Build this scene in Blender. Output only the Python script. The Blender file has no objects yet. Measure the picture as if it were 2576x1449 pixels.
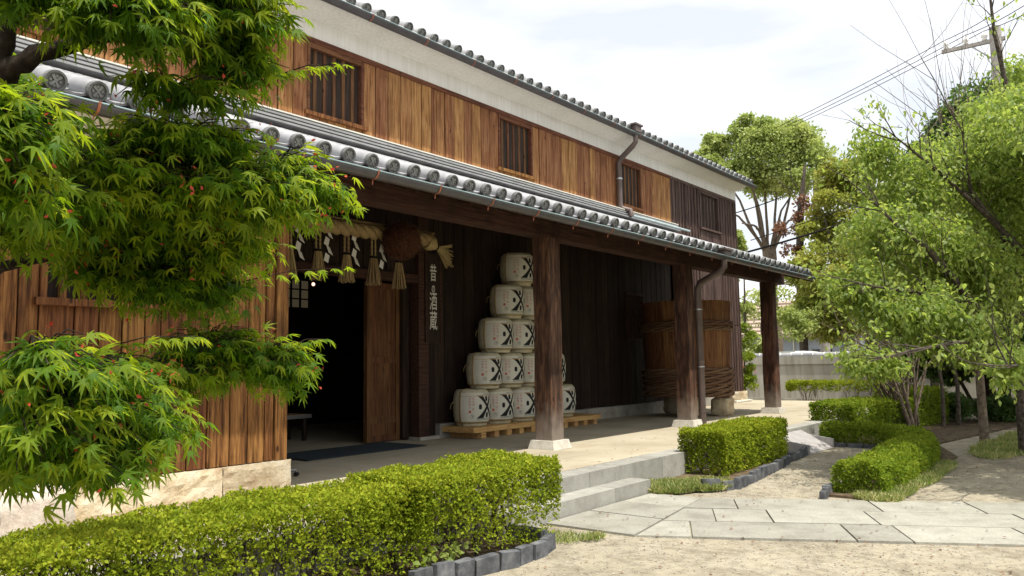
import bpy, math, random
import numpy as np
from mathutils import Matrix, Vector, noise
R_ = math.radians
random.seed(7); RNG = np.random.default_rng(11)
sc = bpy.context.scene
col = sc.collection

# ------------------------------------------------------------------ camera, sky, sun, exposure
cam_d = bpy.data.cameras.new('camera'); cam = bpy.data.objects.new('camera', cam_d); col.objects.link(cam)
cam_d.sensor_width = 36; cam_d.lens = 36 * 2000 / 2576; cam_d.clip_start = .05; cam_d.clip_end = 2000
yaw, pitch, roll = R_(52.14), R_(5.5), R_(-.87)
f_ = Vector((math.sin(yaw) * math.cos(pitch), math.cos(yaw) * math.cos(pitch), math.sin(pitch)))
r_ = Vector((math.cos(yaw), -math.sin(yaw), 0)); u_ = r_.cross(f_)
rr = r_ * math.cos(roll) + u_ * math.sin(roll); uu = u_ * math.cos(roll) - r_ * math.sin(roll)
cam.matrix_world = Matrix(((rr.x, uu.x, -f_.x, 0), (rr.y, uu.y, -f_.y, 0), (rr.z, uu.z, -f_.z, 1.6), (0, 0, 0, 1)))
sc.camera = cam

SUN = Vector((-.10, -.36, 1)).normalized()          # direction towards the sun
w = bpy.data.worlds.new('World'); sc.world = w; w.use_nodes = True
wt = w.node_tree; wt.nodes.clear()
def wn(t, **k):
    n = wt.nodes.new(t)
    for a, b in k.items(): setattr(n, a, b)
    return n
sky = wn('ShaderNodeTexSky', sky_type='NISHITA', sun_disc=False)
sky.sun_elevation = math.asin(SUN.z); sky.sun_rotation = math.atan2(SUN.x, SUN.y); sky.air_density = 1.0; sky.dust_density = 3.0
wtc = wn('ShaderNodeTexCoord'); wmp = wn('ShaderNodeMapping'); wmp.inputs['Scale'].default_value = (1.2, 1.2, 4.5)
wno = wn('ShaderNodeTexNoise'); wno.inputs['Scale'].default_value = 1.3; wno.inputs['Detail'].default_value = 6; wno.inputs['Roughness'].default_value = .5
wrp = wn('ShaderNodeMapRange'); wrp.inputs['From Min'].default_value = .36; wrp.inputs['From Max'].default_value = .56
wrp.inputs['To Min'].default_value = .54; wrp.inputs['To Max'].default_value = 1.0
wmx = wn('ShaderNodeMixRGB'); wmx.inputs[2].default_value = (10.4, 10.5, 10.65, 1)
wbg = wn('ShaderNodeBackground'); wbg.inputs['Strength'].default_value = .11
wo = wn('ShaderNodeOutputWorld')
for a, b in ((wtc.outputs['Generated'], wmp.inputs[0]), (wmp.outputs[0], wno.inputs['Vector']), (wno.outputs[0], wrp.inputs[0]),
             (wrp.outputs[0], wmx.inputs[0]), (sky.outputs[0], wmx.inputs[1]), (wmx.outputs[0], wbg.inputs[0]), (wbg.outputs[0], wo.inputs[0])):
    wt.links.new(a, b)
sd = bpy.data.lights.new('sun', 'SUN'); sd.energy = 4.6; sd.angle = R_(.6); sd.color = (1, .945, .84)
so = bpy.data.objects.new('sun', sd); col.objects.link(so)
so.rotation_euler = SUN.to_track_quat('Z', 'Y').to_euler(); so.location = (0, 0, 30)
sc.view_settings.view_transform = 'Standard'; sc.view_settings.look = 'None'; sc.view_settings.exposure = 0.35
sc.view_settings.gamma = 1; sc.view_settings.use_curve_mapping = False
sc.cycles.max_bounces = 4; sc.cycles.diffuse_bounces = 3; sc.cycles.use_adaptive_sampling = True; sc.cycles.adaptive_threshold = .02; sc.cycles.transparent_max_bounces = 4
sc.render.film_transparent = False

# ------------------------------------------------------------------ helpers
def tag(o, label=None, cat=None, group=None, kind=None):
    if label: o['label'] = label
    if cat: o['category'] = cat
    if group: o['group'] = group
    if kind: o['kind'] = kind
    return o
def empty(name, loc=(0, 0, 0), rz=0):
    o = bpy.data.objects.new(name, None); col.objects.link(o); o.location = loc; o.rotation_euler = (0, 0, rz)
    o.empty_display_size = .1
    return o
def link(name, me, parent=None, loc=(0, 0, 0), rot=(0, 0, 0), scale=(1, 1, 1)):
    o = bpy.data.objects.new(name, me); col.objects.link(o); o.parent = parent
    o.location = loc; o.rotation_euler = rot; o.scale = scale
    return o
class MB:
    def __init__(s): s.v = []; s.f = []; s.m = []; s.sm = []
    def add(s, vs, fs, mi=0, smooth=False):
        n = len(s.v); s.v += [tuple(p) for p in vs]
        for q in fs: s.f.append(tuple(i + n for i in q)); s.m.append(mi); s.sm.append(smooth)
        return s
    def box(s, a, b, mi=0, ch=0):
        x0, y0, z0 = a; x1, y1, z1 = b
        if ch:                                     # front (-y) vertical edges chamfered
            p = [(x0, y1), (x0, y0 + ch), (x0 + ch, y0), (x1 - ch, y0), (x1, y0 + ch), (x1, y1)]
            return s.prism(p, z0, z1, mi)
        v = [(x0, y0, z0), (x1, y0, z0), (x1, y1, z0), (x0, y1, z0), (x0, y0, z1), (x1, y0, z1), (x1, y1, z1), (x0, y1, z1)]
        return s.add(v, [(3, 2, 1, 0), (4, 5, 6, 7), (0, 1, 5, 4), (1, 2, 6, 5), (2, 3, 7, 6), (3, 0, 4, 7)], mi)
    def prism(s, poly, z0, z1, mi=0, top=None):
        n = len(poly); t = top or poly
        v = [(x, y, z0) for x, y in poly] + [(x, y, z1) for x, y in t]
        f = [tuple(range(n - 1, -1, -1)), tuple(range(n, 2 * n))] + [(i, (i + 1) % n, n + (i + 1) % n, n + i) for i in range(n)]
        return s.add(v, f, mi)
    def extx(s, prof, x0, x1, mi=0, smooth=False, closed=True, caps=True):   # profile in (y, z) swept along x
        n = len(prof); v = [(x0, y, z) for y, z in prof] + [(x1, y, z) for y, z in prof]
        k = n if closed else n - 1
        s.add(v, [(i, (i + 1) % n, n + (i + 1) % n, n + i) for i in range(k)], mi, smooth)
        if caps and closed: s.add([v[i] for i in range(n)], [tuple(range(n - 1, -1, -1))], mi).add([v[n + i] for i in range(n)], [tuple(range(n))], mi)
        return s
    def tube(s, pts, rad, n=8, mi=0, cap=True, smooth=True):
        pts = [Vector(p) for p in pts]; rad = rad if isinstance(rad, (list, tuple)) else [rad] * len(pts)
        v = []; ref = None
        for i, p in enumerate(pts):
            t = (pts[min(i + 1, len(pts) - 1)] - pts[max(i - 1, 0)]).normalized()
            if ref is None: ref = t.orthogonal().normalized()
            a = (ref - t * ref.dot(t)); a = a.normalized() if a.length > 1e-6 else t.orthogonal().normalized()
            ref = a; b = t.cross(a)
            for k in range(n):
                g = 2 * math.pi * k / n; v.append(p + (a * math.cos(g) + b * math.sin(g)) * rad[i])
        f = [(i * n + k, i * n + (k + 1) % n, (i + 1) * n + (k + 1) % n, (i + 1) * n + k) for i in range(len(pts) - 1) for k in range(n)]
        s.add(v, f, mi, smooth)
        if cap:
            m = len(pts) - 1
            s.add([v[k] for k in range(n)], [tuple(range(n - 1, -1, -1))], mi).add([v[m * n + k] for k in range(n)], [tuple(range(n))], mi)
        return s
    def lathe(s, prof, n=24, mi=0, smooth=True, c=(0, 0, 0)):
        v = []
        for r, z in prof:
            for k in range(n): g = 2 * math.pi * k / n; v.append((c[0] + r * math.cos(g), c[1] + r * math.sin(g), c[2] + z))
        f = [(i * n + k, i * n + (k + 1) % n, (i + 1) * n + (k + 1) % n, (i + 1) * n + k) for i in range(len(prof) - 1) for k in range(n)]
        return s.add(v, f, mi, smooth)
    def mesh(s, name, mats):
        me = bpy.data.meshes.new(name); me.from_pydata(s.v, [], s.f); 
        for m in (mats if isinstance(mats, (list, tuple)) else [mats]): me.materials.append(m)
        me.polygons.foreach_set('material_index', s.m); me.polygons.foreach_set('use_smooth', s.sm); me.update()
        return me
    def obj(s, name, mats, parent=None, loc=(0, 0, 0), rot=(0, 0, 0)):
        return link(name, s.mesh(name, mats), parent, loc, rot)

# ------------------------------------------------------------------ materials
class Mat:
    def __init__(s, name, rough=.8, spec=.25):
        s.m = bpy.data.materials.new(name); s.m.use_nodes = True; s.t = s.m.node_tree
        s.b = s.t.nodes['Principled BSDF']; s.o = s.t.nodes['Material Output']
        s.b.inputs['Roughness'].default_value = rough; s.b.inputs['Specular IOR Level'].default_value = spec
    def n(s, t, ins=(), **k):
        x = s.t.nodes.new(t)
        for a, b in k.items(): setattr(x, a, b)
        for key, val in dict(ins).items():
            if hasattr(val, 'links'): s.t.links.new(val, x.inputs[key])
            else: x.inputs[key].default_value = val
        return x
    def co(s, kind='Object', scale=(1, 1, 1), rnd=0):
        v = s.n('ShaderNodeTexCoord').outputs[kind]
        if rnd:
            oi = s.n('ShaderNodeObjectInfo').outputs['Random']
            k = s.n('ShaderNodeMath', {0: oi, 1: rnd}, operation='MULTIPLY').outputs[0]
            v = s.n('ShaderNodeVectorMath', {0: v, 1: k}, operation='ADD').outputs[0]
        return s.n('ShaderNodeMapping', {'Vector': v, 'Scale': scale}).outputs[0]
    def noise(s, vec, scale, detail=5, rough=.55, dist=0):
        return s.n('ShaderNodeTexNoise', {'Vector': vec, 'Scale': scale, 'Detail': detail, 'Roughness': rough, 'Distortion': dist}).outputs[0]
    def ramp(s, fac, st):
        x = s.n('ShaderNodeValToRGB', {0: fac}); e = x.color_ramp.elements
        while len(e) < len(st): e.new(.5)
        for el, (p, c) in zip(e, st): el.position = p; el.color = (*c, 1) if len(c) == 3 else c
        return x.outputs[0]
    def mix(s, fac, a, b, bt='MIX'):
        a = (*a, 1) if isinstance(a, tuple) and len(a) == 3 else a; b = (*b, 1) if isinstance(b, tuple) and len(b) == 3 else b
        return s.n('ShaderNodeMixRGB', {0: fac, 1: a, 2: b}, blend_type=bt).outputs[0]
    def color(s, c):
        if hasattr(c, 'links'): s.t.links.new(c, s.b.inputs['Base Color'])
        else: s.b.inputs['Base Color'].default_value = (*c, 1)
        return s
    def bump(s, h, st=.3, d=.01):
        x = s.n('ShaderNodeBump', {'Height': h, 'Strength': st, 'Distance': d}); s.t.links.new(x.outputs[0], s.b.inputs['Normal']); return s
    def rand(s, lo, hi):
        oi = s.n('ShaderNodeObjectInfo').outputs['Random']
        return s.n('ShaderNodeMapRange', {0: oi, 3: lo, 4: hi}).outputs[0]
def wood(name, dark, mid, light, vlo=.75, vhi=1.2, gs=(9, 9, .55), rough=.75, knots=True, axis=2):
    m = Mat(name, rough, .2)
    sc3 = list(gs)
    if axis == 0: sc3 = [gs[2], gs[1], gs[0]]
    elif axis == 1: sc3 = [gs[0], gs[2], gs[1]]
    v = m.co('Object', tuple(sc3), rnd=37.0)
    g = m.noise(v, 3.2, 7, .62, .6)
    c = m.ramp(g, [(.32, dark), (.47, mid), (.66, light)])
    fine = m.noise(m.co('Object', tuple(k * 5 for k in sc3), rnd=23.0), 4, 3)
    c = m.mix(.28, c, m.ramp(fine, [(.3, (.35, .35, .35)), (.7, (1.25, 1.25, 1.25))]), 'MULTIPLY')
    blot = m.noise(m.co('Object', (1.5, 1.5, .8), rnd=11.0), 1.7, 4)
    c = m.mix(m.ramp(blot, [(.5, (0, 0, 0)), (.72, (.65, .65, .65))]), c, dark)
    if knots:
        kc = [3.2, 3.2, 3.2]; kc[axis] = 1.3
        vo = m.n('ShaderNodeTexVoronoi', {'Vector': m.co('Object', tuple(kc), rnd=19.0), 'Scale': 1.6}).outputs['Distance']
        c = m.mix(m.ramp(vo, [(.05, (.9, .9, .9)), (.11, (0, 0, 0))]), c, tuple(x * .35 for x in dark))
    hs = m.n('ShaderNodeHueSaturation', {'Value': m.rand(vlo, vhi), 'Color': c, 'Hue': m.rand(.49, .51)})
    m.color(hs.outputs[0]); m.bump(g, .35, .006)
    return m.m
W_UP = wood('weathered_cedar', (.115, .043, .017), (.27, .118, .044), (.42, .225, .098), .72, 1.18)
W_LEFT = wood('burnt_cedar_grain', (.035, .014, .006), (.165, .066, .02), (.33, .155, .052), .65, 1.15)
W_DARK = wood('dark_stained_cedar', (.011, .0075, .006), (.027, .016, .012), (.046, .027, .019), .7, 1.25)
W_GREY = wood('brown_grey_cedar', (.038, .024, .02), (.085, .054, .046), (.14, .092, .08), .75, 1.2)
W_BEAM = wood('beam_timber', (.02, .011, .008), (.055, .026, .018), (.09, .045, .03), .9, 1.1, axis=0)
W_PIL = wood('pillar_timber', (.022, .012, .009), (.062, .031, .021), (.17, .085, .05), .9, 1.1, gs=(5, 5, .7))
def pillar_mat():
    m = W_PIL.copy(); m.name = 'weathered_pillar'; t = m.node_tree; b = t.nodes['Principled BSDF']; src = b.inputs['Base Color'].links[0].from_socket
    tc = t.nodes.new('ShaderNodeTexCoord'); sp = t.nodes.new('ShaderNodeSeparateXYZ'); t.links.new(tc.outputs['Object'], sp.inputs[0])
    nz = t.nodes.new('ShaderNodeTexNoise'); nz.inputs['Scale'].default_value = 6; t.links.new(tc.outputs['Object'], nz.inputs['Vector'])
    ad = t.nodes.new('ShaderNodeMath'); ad.operation = 'MULTIPLY_ADD'; t.links.new(nz.outputs[0], ad.inputs[0]); ad.inputs[1].default_value = -.5; t.links.new(sp.outputs[2], ad.inputs[2])
    mr = t.nodes.new('ShaderNodeMapRange'); mr.inputs['From Min'].default_value = -.15; mr.inputs['From Max'].default_value = .28; mr.inputs['To Min'].default_value = .55; mr.inputs['To Max'].default_value = 0; t.links.new(ad.outputs[0], mr.inputs[0])
    mx = t.nodes.new('ShaderNodeMixRGB'); t.links.new(mr.outputs[0], mx.inputs[0]); t.links.new(src, mx.inputs[1]); mx.inputs[2].default_value = (.30, .26, .22, 1); t.links.new(mx.outputs[0], b.inputs['Base Color'])
    return m
W_PILF = pillar_mat()
W_PALE = wood('pale_plank', (.33, .17, .06), (.52, .30, .12), (.62, .40, .18), .9, 1.1, axis=0)
W_TRIM = wood('red_brown_trim', (.06, .022, .012), (.13, .05, .025), (.19, .08, .042), .9, 1.1, axis=0)
W_VAT = wood('vat_stave', (.065, .028, .013), (.17, .076, .033), (.26, .125, .056), .8, 1.15, knots=False)
W_DOOR = wood('door_timber', (.05, .022, .01), (.12, .052, .022), (.18, .085, .036), .9, 1.1)
def flat(name, c, rough=.7, spec=.3, metal=0, var=.12, sc_=6, bump=0):
    m = Mat(name, rough, spec); m.b.inputs['Metallic'].default_value = metal
    g = m.noise(m.co('Object', rnd=9.0), sc_, 5)
    m.color(m.mix(1, c, m.ramp(g, [(.3, (1 - var * 1.6,) * 3), (.7, (1 + var,) * 3)]), 'MULTIPLY'))
    if bump: m.bump(m.noise(m.co('Object', rnd=5.0), sc_ * 6, 6), bump, .01)
    return m.m
def tile_mat():
    m = Mat('smoked_roof_tile', .55, .35)
    g = m.noise(m.co('Object', rnd=13.0), 5, 5)
    c = m.ramp(g, [(.3, (.24, .245, .255)), (.55, (.34, .345, .36)), (.75, (.43, .435, .45))])
    hs = m.n('ShaderNodeHueSaturation', {'Value': m.rand(.85, 1.15), 'Color': c}); m.color(hs.outputs[0]); m.bump(m.noise(m.co('Object'), 60, 4), .25, .004)
    return m.m
TILE = tile_mat()
TILE_D = flat('dark_eave_disc', (.16, .165, .162), .6, .3, var=.3, sc_=14)  # lichen grey disc faces, with their shade put into the darker colour
TILE_E = flat('eave_disc_relief', (.23, .235, .23), .6, .3, var=.2, sc_=14)  # crest in a paler tone: light on the relief put into its colour
def plaster():
    m = Mat('white_plaster', .85, .2)
    g = m.noise(m.co('Object', (.6, .6, .6)), 3, 6); s2 = m.noise(m.co('Object', (9, 9, .35)), 2, 4)
    c = m.mix(1, m.ramp(g, [(.3, (.73, .715, .675)), (.7, (.80, .79, .76))]), m.ramp(s2, [(.35, (.9, .89, .87)), (.6, (1, 1, 1))]), 'MULTIPLY')
    m.color(c); m.bump(m.noise(m.co('Object'), 25, 5), .12, .01); return m.m
PLAST = plaster()
GUT = flat('dark_gutter_metal', (.075, .07, .075), .45, .5, .2, .15, 4)
GUT_EDGE = flat('gutter_lip_highlight', (.30, .40, .42), .4, .5, .3, .12, 5)  # pale teal highlight of the gutter's top edge, painted as lip colour
COPPER = flat('copper_strap', (.42, .15, .085), .5, .4, .4, .15, 20)
PIPE = flat('brown_downpipe', (.115, .085, .075), .45, .45, .15, .18, 3)
PALEPIPE = flat('pale_green_pipe', (.42, .52, .53), .5, .4, 0, .08, 3)
CREAM = flat('cream_flashing', (.72, .70, .62), .5, .4, 0, .06, 3)
NOSHI = flat('ridge_course_tile', (.30, .305, .31), .6, .3, 0, .15, 4)
def stone(name, a, b, c, sc_=7, bump=.5, bd=.02):
    m = Mat(name, .9, .15)
    v = m.co('Object', rnd=17.0); g = m.noise(v, sc_, 8, .6); sp = m.noise(v, sc_ * 14, 3, .7)
    cc = m.ramp(g, [(.33, a), (.5, b), (.7, c)])
    cc = m.mix(.3, cc, m.ramp(sp, [(.35, (.55, .55, .55)), (.65, (1.3, 1.3, 1.3))]), 'MULTIPLY')
    hs = m.n('ShaderNodeHueSaturation', {'Value': m.rand(.8, 1.12), 'Color': cc}); m.color(hs.outputs[0])
    m.bump(g, bump, bd); return m.m
S_FOUND = stone('rough_sandstone', (.40, .30, .19), (.56, .47, .33), (.64, .58, .46), 5, .9, .04)
S_GRAN = stone('pale_granite', (.25, .24, .20), (.31, .30, .255), (.36, .35, .30), 3, .2, .01)
S_STEP = stone('step_granite', (.27, .26, .23), (.33, .322, .288), (.385, .375, .34), 5, .2, .01)
S_BASE = stone('pillar_base_granite', (.47, .44, .38), (.58, .55, .48), (.64, .62, .56), 8, .15, .01)
S_PLINTH = stone('grey_plinth', (.24, .23, .20), (.33, .31, .27), (.40, .38, .34), 5, .4, .02)
S_BOULD = stone('pinkish_boulder', (.40, .32, .26), (.56, .49, .42), (.66, .61, .55), 5, .9, .03)
S_EDGE = stone('charcoal_edging_tile', (.06, .063, .07), (.105, .11, .12), (.18, .18, .185), 9, .5, .01)
def ground():
    m = Mat('sandy_earth', .95, .1)
    v = m.co('Object'); a = m.noise(v, .55, 8, .62); b = m.noise(v, 9, 6, .7); d = m.noise(v, 160, 3, .7)
    c = m.ramp(a, [(.32, (.25, .22, .165)), (.5, (.335, .30, .228)), (.68, (.39, .352, .278))])
    c = m.mix(.75, c, m.ramp(b, [(.34, (.58, .56, .53)), (.52, (1, 1, 1)), (.75, (1.15, 1.13, 1.1))]), 'MULTIPLY')
    st = m.noise(m.co('Object', (1, 1, 1)), 2.6, 6, .65, .4); c = m.mix(.7, c, m.ramp(st, [(.36, (.66, .63, .60)), (.5, (1, 1, 1)), (.66, (1.1, 1.09, 1.06))]), 'MULTIPLY')
    c = m.mix(.4, c, m.ramp(d, [(.35, (.5, .48, .45)), (.6, (1.2, 1.2, 1.2))]), 'MULTIPLY')
    m.color(c); m.bump(m.mix(.5, b, d), .5, .015); return m.m
EARTH = ground()
def deckm():
    m = Mat('washed_sand_deck', .9, .12)
    v = m.co('Object'); a = m.noise(v, .8, 7, .6); d = m.noise(v, 130, 3, .7)
    c = m.ramp(a, [(.3, (.335, .29, .21)), (.5, (.42, .37, .275)), (.7, (.475, .425, .325))])
    c = m.mix(.35, c, m.ramp(d, [(.35, (.6, .6, .6)), (.6, (1.15, 1.15, 1.15))]), 'MULTIPLY')
    st = m.noise(m.co('Object', (1, 2.2, 1)), 1.1, 5); c = m.mix(m.ramp(st, [(.56, (0, 0, 0)), (.72, (.5, .5, .5))]), c, (.30, .235, .15))
    m.color(c); m.bump(d, .3, .006); return m.m
DECK = deckm()
SOIL = stone('leaf_litter_soil', (.05, .035, .022), (.11, .08, .05), (.21, .16, .10), 12, .8, .02)
def leafm(name, ramp, trans, tr=.45, rough=.45, spec=.35):
    m = Mat(name, rough, spec)
    at = m.n('ShaderNodeAttribute', attribute_name='rnd').outputs['Fac']
    c = m.ramp(at, ramp); m.color(c)
    tl = m.n('ShaderNodeBsdfTranslucent', {'Color': m.ramp(at, trans)})
    mx = m.n('ShaderNodeMixShader', {0: tr, 1: m.b.outputs[0], 2: tl.outputs[0]})
    m.t.links.new(mx.outputs[0], m.o.inputs['Surface']); return m.m
L_MAPLE = leafm('maple_leaf', [(0, (.022, .07, .005)), (.6, (.05, .125, .008)), (1, (.15, .22, .018))], [(0, (.10, .25, .004)), (.55, (.30, .46, .008)), (1, (.60, .68, .03))], .5, .55, .2)
L_SEED = leafm('red_maple_seed', [(0, (.45, .04, .03)), (1, (.6, .10, .06))], [(0, (.8, .08, .04)), (1, (.9, .2, .1))], .4)
L_HEDGE = leafm('boxwood_leaf', [(0, (.10, .155, .008)), (.5, (.21, .275, .014)), (1, (.38, .41, .03))], [(0, (.22, .30, .02)), (1, (.5, .52, .05))], .35, .65, .12)
L_HEDGE_G = leafm('azalea_leaf', [(0, (.09, .15, .012)), (.6, (.17, .245, .02)), (1, (.32, .37, .04))], [(0, (.22, .34, .02)), (1, (.48, .54, .05))], .35, .65, .12)
L_CHERRY = leafm('cherry_leaf', [(0, (.12, .185, .04)), (.6, (.215, .29, .065)), (1, (.32, .385, .12))], [(0, (.34, .50, .06)), (1, (.58, .66, .13))], .5)
L_CAM = leafm('camphor_leaf', [(0, (.25, .32, .085)), (.6, (.38, .44, .145)), (1, (.48, .51, .21))], [(0, (.3, .42, .08)), (1, (.55, .6, .18))], .45)  # leaf tones lightened to stand in for bright haze over the tree
L_YEL = leafm('young_yellow_green_leaf', [(0, (.15, .20, .03)), (.5, (.29, .32, .055)), (.85, (.40, .37, .08)), (1, (.36, .23, .09))], [(0, (.26, .36, .04)), (1, (.52, .5, .1))], .45)
L_EVER = leafm('evergreen_leaf', [(0, (.03, .07, .018)), (.6, (.07, .13, .03)), (1, (.13, .2, .05))], [(0, (.07, .18, .02)), (1, (.2, .34, .05))], .35)
L_DRY = leafm('dry_brown_leaf', [(0, (.16, .075, .045)), (1, (.30, .16, .10))], [(0, (.3, .15, .08)), (1, (.4, .22, .12))], .25)
L_GRASS = leafm('grass_blade', [(0, (.12, .19, .035)), (.4, (.26, .31, .08)), (1, (.58, .52, .26))], [(0, (.16, .28, .03)), (1, (.5, .46, .16))], .35)
BARK = stone('grey_bark', (.035, .028, .022), (.085, .07, .056), (.16, .135, .11), 18, .8, .02)
BARK_D = stone('dark_maple_bark', (.012, .009, .007), (.03, .022, .016), (.075, .062, .05), 22, .8, .015)
TWIG = stone('pale_stem_bark', (.10, .075, .055), (.18, .14, .105), (.27, .22, .17), 15, .6, .01)
STRAW = wood('straw', (.17, .11, .045), (.32, .23, .105), (.44, .335, .17), .85, 1.15, gs=(30, 30, 1), knots=False)
WRAP = flat('straw_mat_wrap', (.50, .455, .32), .85, .15, 0, .12, 9, .3)
LABEL = flat('white_label', (.60, .585, .505), .75, .2, 0, .05, 4)
INK = flat('black_ink', (.016, .016, .017), .7, .2, 0, .1, 8)
RED = flat('red_ink', (.52, .14, .10), .7, .2, 0, .1, 8)
GREYINK = flat('grey_green_ink', (.20, .22, .18), .7, .2, 0, .1, 8)
PAPER = flat('white_paper', (.62, .60, .54), .8, .2, 0, .04, 4)
CEDARB = stone('cedar_ball_needles', (.035, .014, .008), (.075, .03, .016), (.12, .05, .026), 40, 1.0, .03)
CORD = flat('black_cord', (.012, .011, .01), .8, .1, 0, .1, 9)
MATM = flat('charcoal_doormat', (.035, .042, .048), .95, .1, 0, .2, 30, .6)
METAL = flat('grey_steel', (.45, .46, .47), .35, .5, .8, .08, 4)
RUBBER = flat('black_rubber', (.02, .02, .02), .7, .3)
CONC = flat('pole_concrete', (.34, .32, .30), .85, .2, 0, .12, 5, .2)
PORC = flat('white_porcelain', (.78, .78, .76), .25, .5, 0, .03, 3)
CARW = flat('white_car_paint', (.80, .80, .80), .25, .5, 0, .02, 2)
GLASS = flat('dark_glass', (.03, .035, .04), .08, .5, 0, .05, 2)
HOUSEW = flat('blue_grey_siding', (.33, .37, .42), .8, .2, 0, .06, 2)
HROOF = flat('tan_roof_sheet', (.42, .33, .27), .7, .2, 0, .12, 3)
RAMPM = flat('ramp_steel_plate', (.36, .34, .33), .7, .25, 0, .1, 6)
def wallm():
    m = Mat('stained_grey_render', .9, .15)
    v = m.co('Object'); a = m.noise(v, .7, 7, .6); s2 = m.noise(m.co('Object', (1, 5, .35)), 1.4, 5)
    c = m.ramp(a, [(.3, (.36, .345, .30)), (.6, (.45, .43, .385)), (.8, (.50, .485, .44))])
    c = m.mix(.7, c, m.ramp(s2, [(.36, (.68, .65, .58)), (.58, (1, 1, 1))]), 'MULTIPLY'); m.color(c); m.bump(m.noise(v, 30, 5), .2, .01); return m.m
GWALL = wallm()
def emis(name, c, s):
    m = Mat(name); m.color((.02, .02, .02)); m.b.inputs['Emission Color'].default_value = (*c, 1); m.b.inputs['Emission Strength'].default_value = s; return m.m

# ------------------------------------------------------------------ foliage helpers
def instance_mesh(name, proto_v, proto_f, P, M3, mat, rnd, smooth=False):
    """proto (k,3) copied to points P (n,3) with matrices M3 (n,3,3): one mesh"""
    n, k = len(P), len(proto_v)
    V = np.einsum('nij,kj->nki', M3, proto_v) + P[:, None, :]
    V = V.reshape(-1, 3)
    lens = np.array([len(f) for f in proto_f]); idx = np.concatenate([np.array(f) for f in proto_f])
    L = (np.arange(n)[:, None] * k + idx[None, :]).ravel()
    me = bpy.data.meshes.new(name); me.vertices.add(len(V)); me.vertices.foreach_set('co', V.astype(np.float32).ravel())
    me.loops.add(len(L)); me.loops.foreach_set('vertex_index', L.astype(np.int32))
    nf = n * len(lens); ls = np.tile(lens, n); st = np.concatenate([[0], np.cumsum(ls)[:-1]])
    me.polygons.add(nf); me.polygons.foreach_set('loop_start', st.astype(np.int32)); me.polygons.foreach_set('loop_total', ls.astype(np.int32))
    at = me.attributes.new('rnd', 'FLOAT', 'POINT'); at.data.foreach_set('value', np.repeat(rnd, k).astype(np.float32))
    me.materials.append(mat); me.update(calc_edges=True); me.validate()
    return me
def frames(Y, N, size):
    """matrices with local +y along Y, +z near N"""
    Y = Y / np.linalg.norm(Y, axis=1, keepdims=True)
    X = np.cross(Y, N); X /= np.linalg.norm(X, axis=1, keepdims=True) + 1e-9
    Z = np.cross(X, Y)
    return np.stack([X, Y, Z], axis=2) * size[:, None, None]
def unit(n): a = RNG.normal(size=(n, 3)); return a / np.linalg.norm(a, axis=1, keepdims=True)
DIA_V = np.array([(0, 0, 0), (.34, .45, .08), (0, 1, -.06), (-.34, .45, .08)]); DIA_F = [(0, 1, 2), (0, 2, 3)]
ELL_V = np.array([(0, 0, 0), (.2, .28, .05), (.24, .6, .04), (0, 1.0, -.22), (-.24, .6, .04), (-.2, .28, .05), (0, .45, -.02)]); ELL_F = [(0, 1, 6), (1, 2, 6), (2, 3, 6), (3, 4, 6), (4, 5, 6), (5, 0, 6)]
def maple_proto(droop=.30, twist=0.0):
    v = [(0, 0, .015)]; ring = []
    angs = [-118, -80, -40, 0, 40, 80, 118]; lens = [.42, .74, .95, 1.05, .95, .74, .42]
    notch = .27
    def pt(a, r, dz=0): a = R_(a); return (r * math.sin(a), r * math.cos(a), dz - droop * r * r + twist * r * r * math.sin(a) )
    v.append(pt(-150, .10)); ring.append(1)
    for i, (a, l) in enumerate(zip(angs, lens)):
        for aa, r, dz in ((a - 9, l * .52, -.02), (a, l, -.05), (a + 9, l * .52, -.02)):
            v.append(pt(aa, r, dz)); ring.append(len(v) - 1)
        if i < 6: v.append(pt((a + angs[i + 1]) / 2, notch * (.8 if i in (0, 5) else 1), .0)); ring.append(len(v) - 1)
    v.append(pt(150, .10)); ring.append(len(v) - 1)
    f = [(0, ring[i + 1], ring[i]) for i in range(len(ring) - 1)] + [(0, ring[0], ring[-1])]
    return np.array(v), f
MAPS = [maple_proto(.22, .12), maple_proto(.45, -.1), maple_proto(.72, .25)]
BL_V = np.array([(-.05, 0, 0), (.05, 0, 0), (.035, .55, .06), (-.035, .55, .06), (0, 1, -.1)]); BL_F = [(0, 1, 2, 3), (3, 2, 4)]
def ell_points(c, rx, ry, rz, n, shell=.55):
    d = unit(n); r = (shell + (1 - shell) * RNG.random(n)) ** 1.0
    return np.array(c) + d * r[:, None] * np.array([rx, ry, rz]), d

# ------------------------------------------------------------------ setting: ground, deck, path
g = MB(); g.add([(-150, -150, 0), (250, -150, 0), (250, 250, 0), (-150, 250, 0)], [(0, 1, 2, 3)])
tag(g.obj('ground', EARTH), kind='structure')
deck = tag(MB().box((-6, 5.36, -.05), (25.2, 14.8, .346)).obj('deck', DECK), kind='structure')
x = -6.0; k = 0
while x < 25.2:                                     # granite kerb stones along the deck's front edge
    l = random.choice((1.55, 1.8, 2.05)); x1 = min(x + l, 25.2)
    b = MB(); b.prism([(x + .003, 5.05), (x1 - .003, 5.05), (x1 - .003, 5.357), (x + .003, 5.357)], -.04, .35)
    b.obj('kerb_stone', S_STEP, deck); x = x1
ys = [5.36, 6.05, 6.72, 7.5, 8.3]; k = 0
for j in range(4):                                   # paving slabs on the deck before the doorway
    x = 3.6 + (.45 if j % 2 else 0)
    while x < 9.4:
        l = random.choice((.95, 1.2, 1.4))
        MB().box((x + .006, ys[j] + .006, .34), (x + l - .006, ys[j + 1] - .006, .351 + .001 * random.random())).obj('paving_slab', DECK, deck)
        x += l
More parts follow.
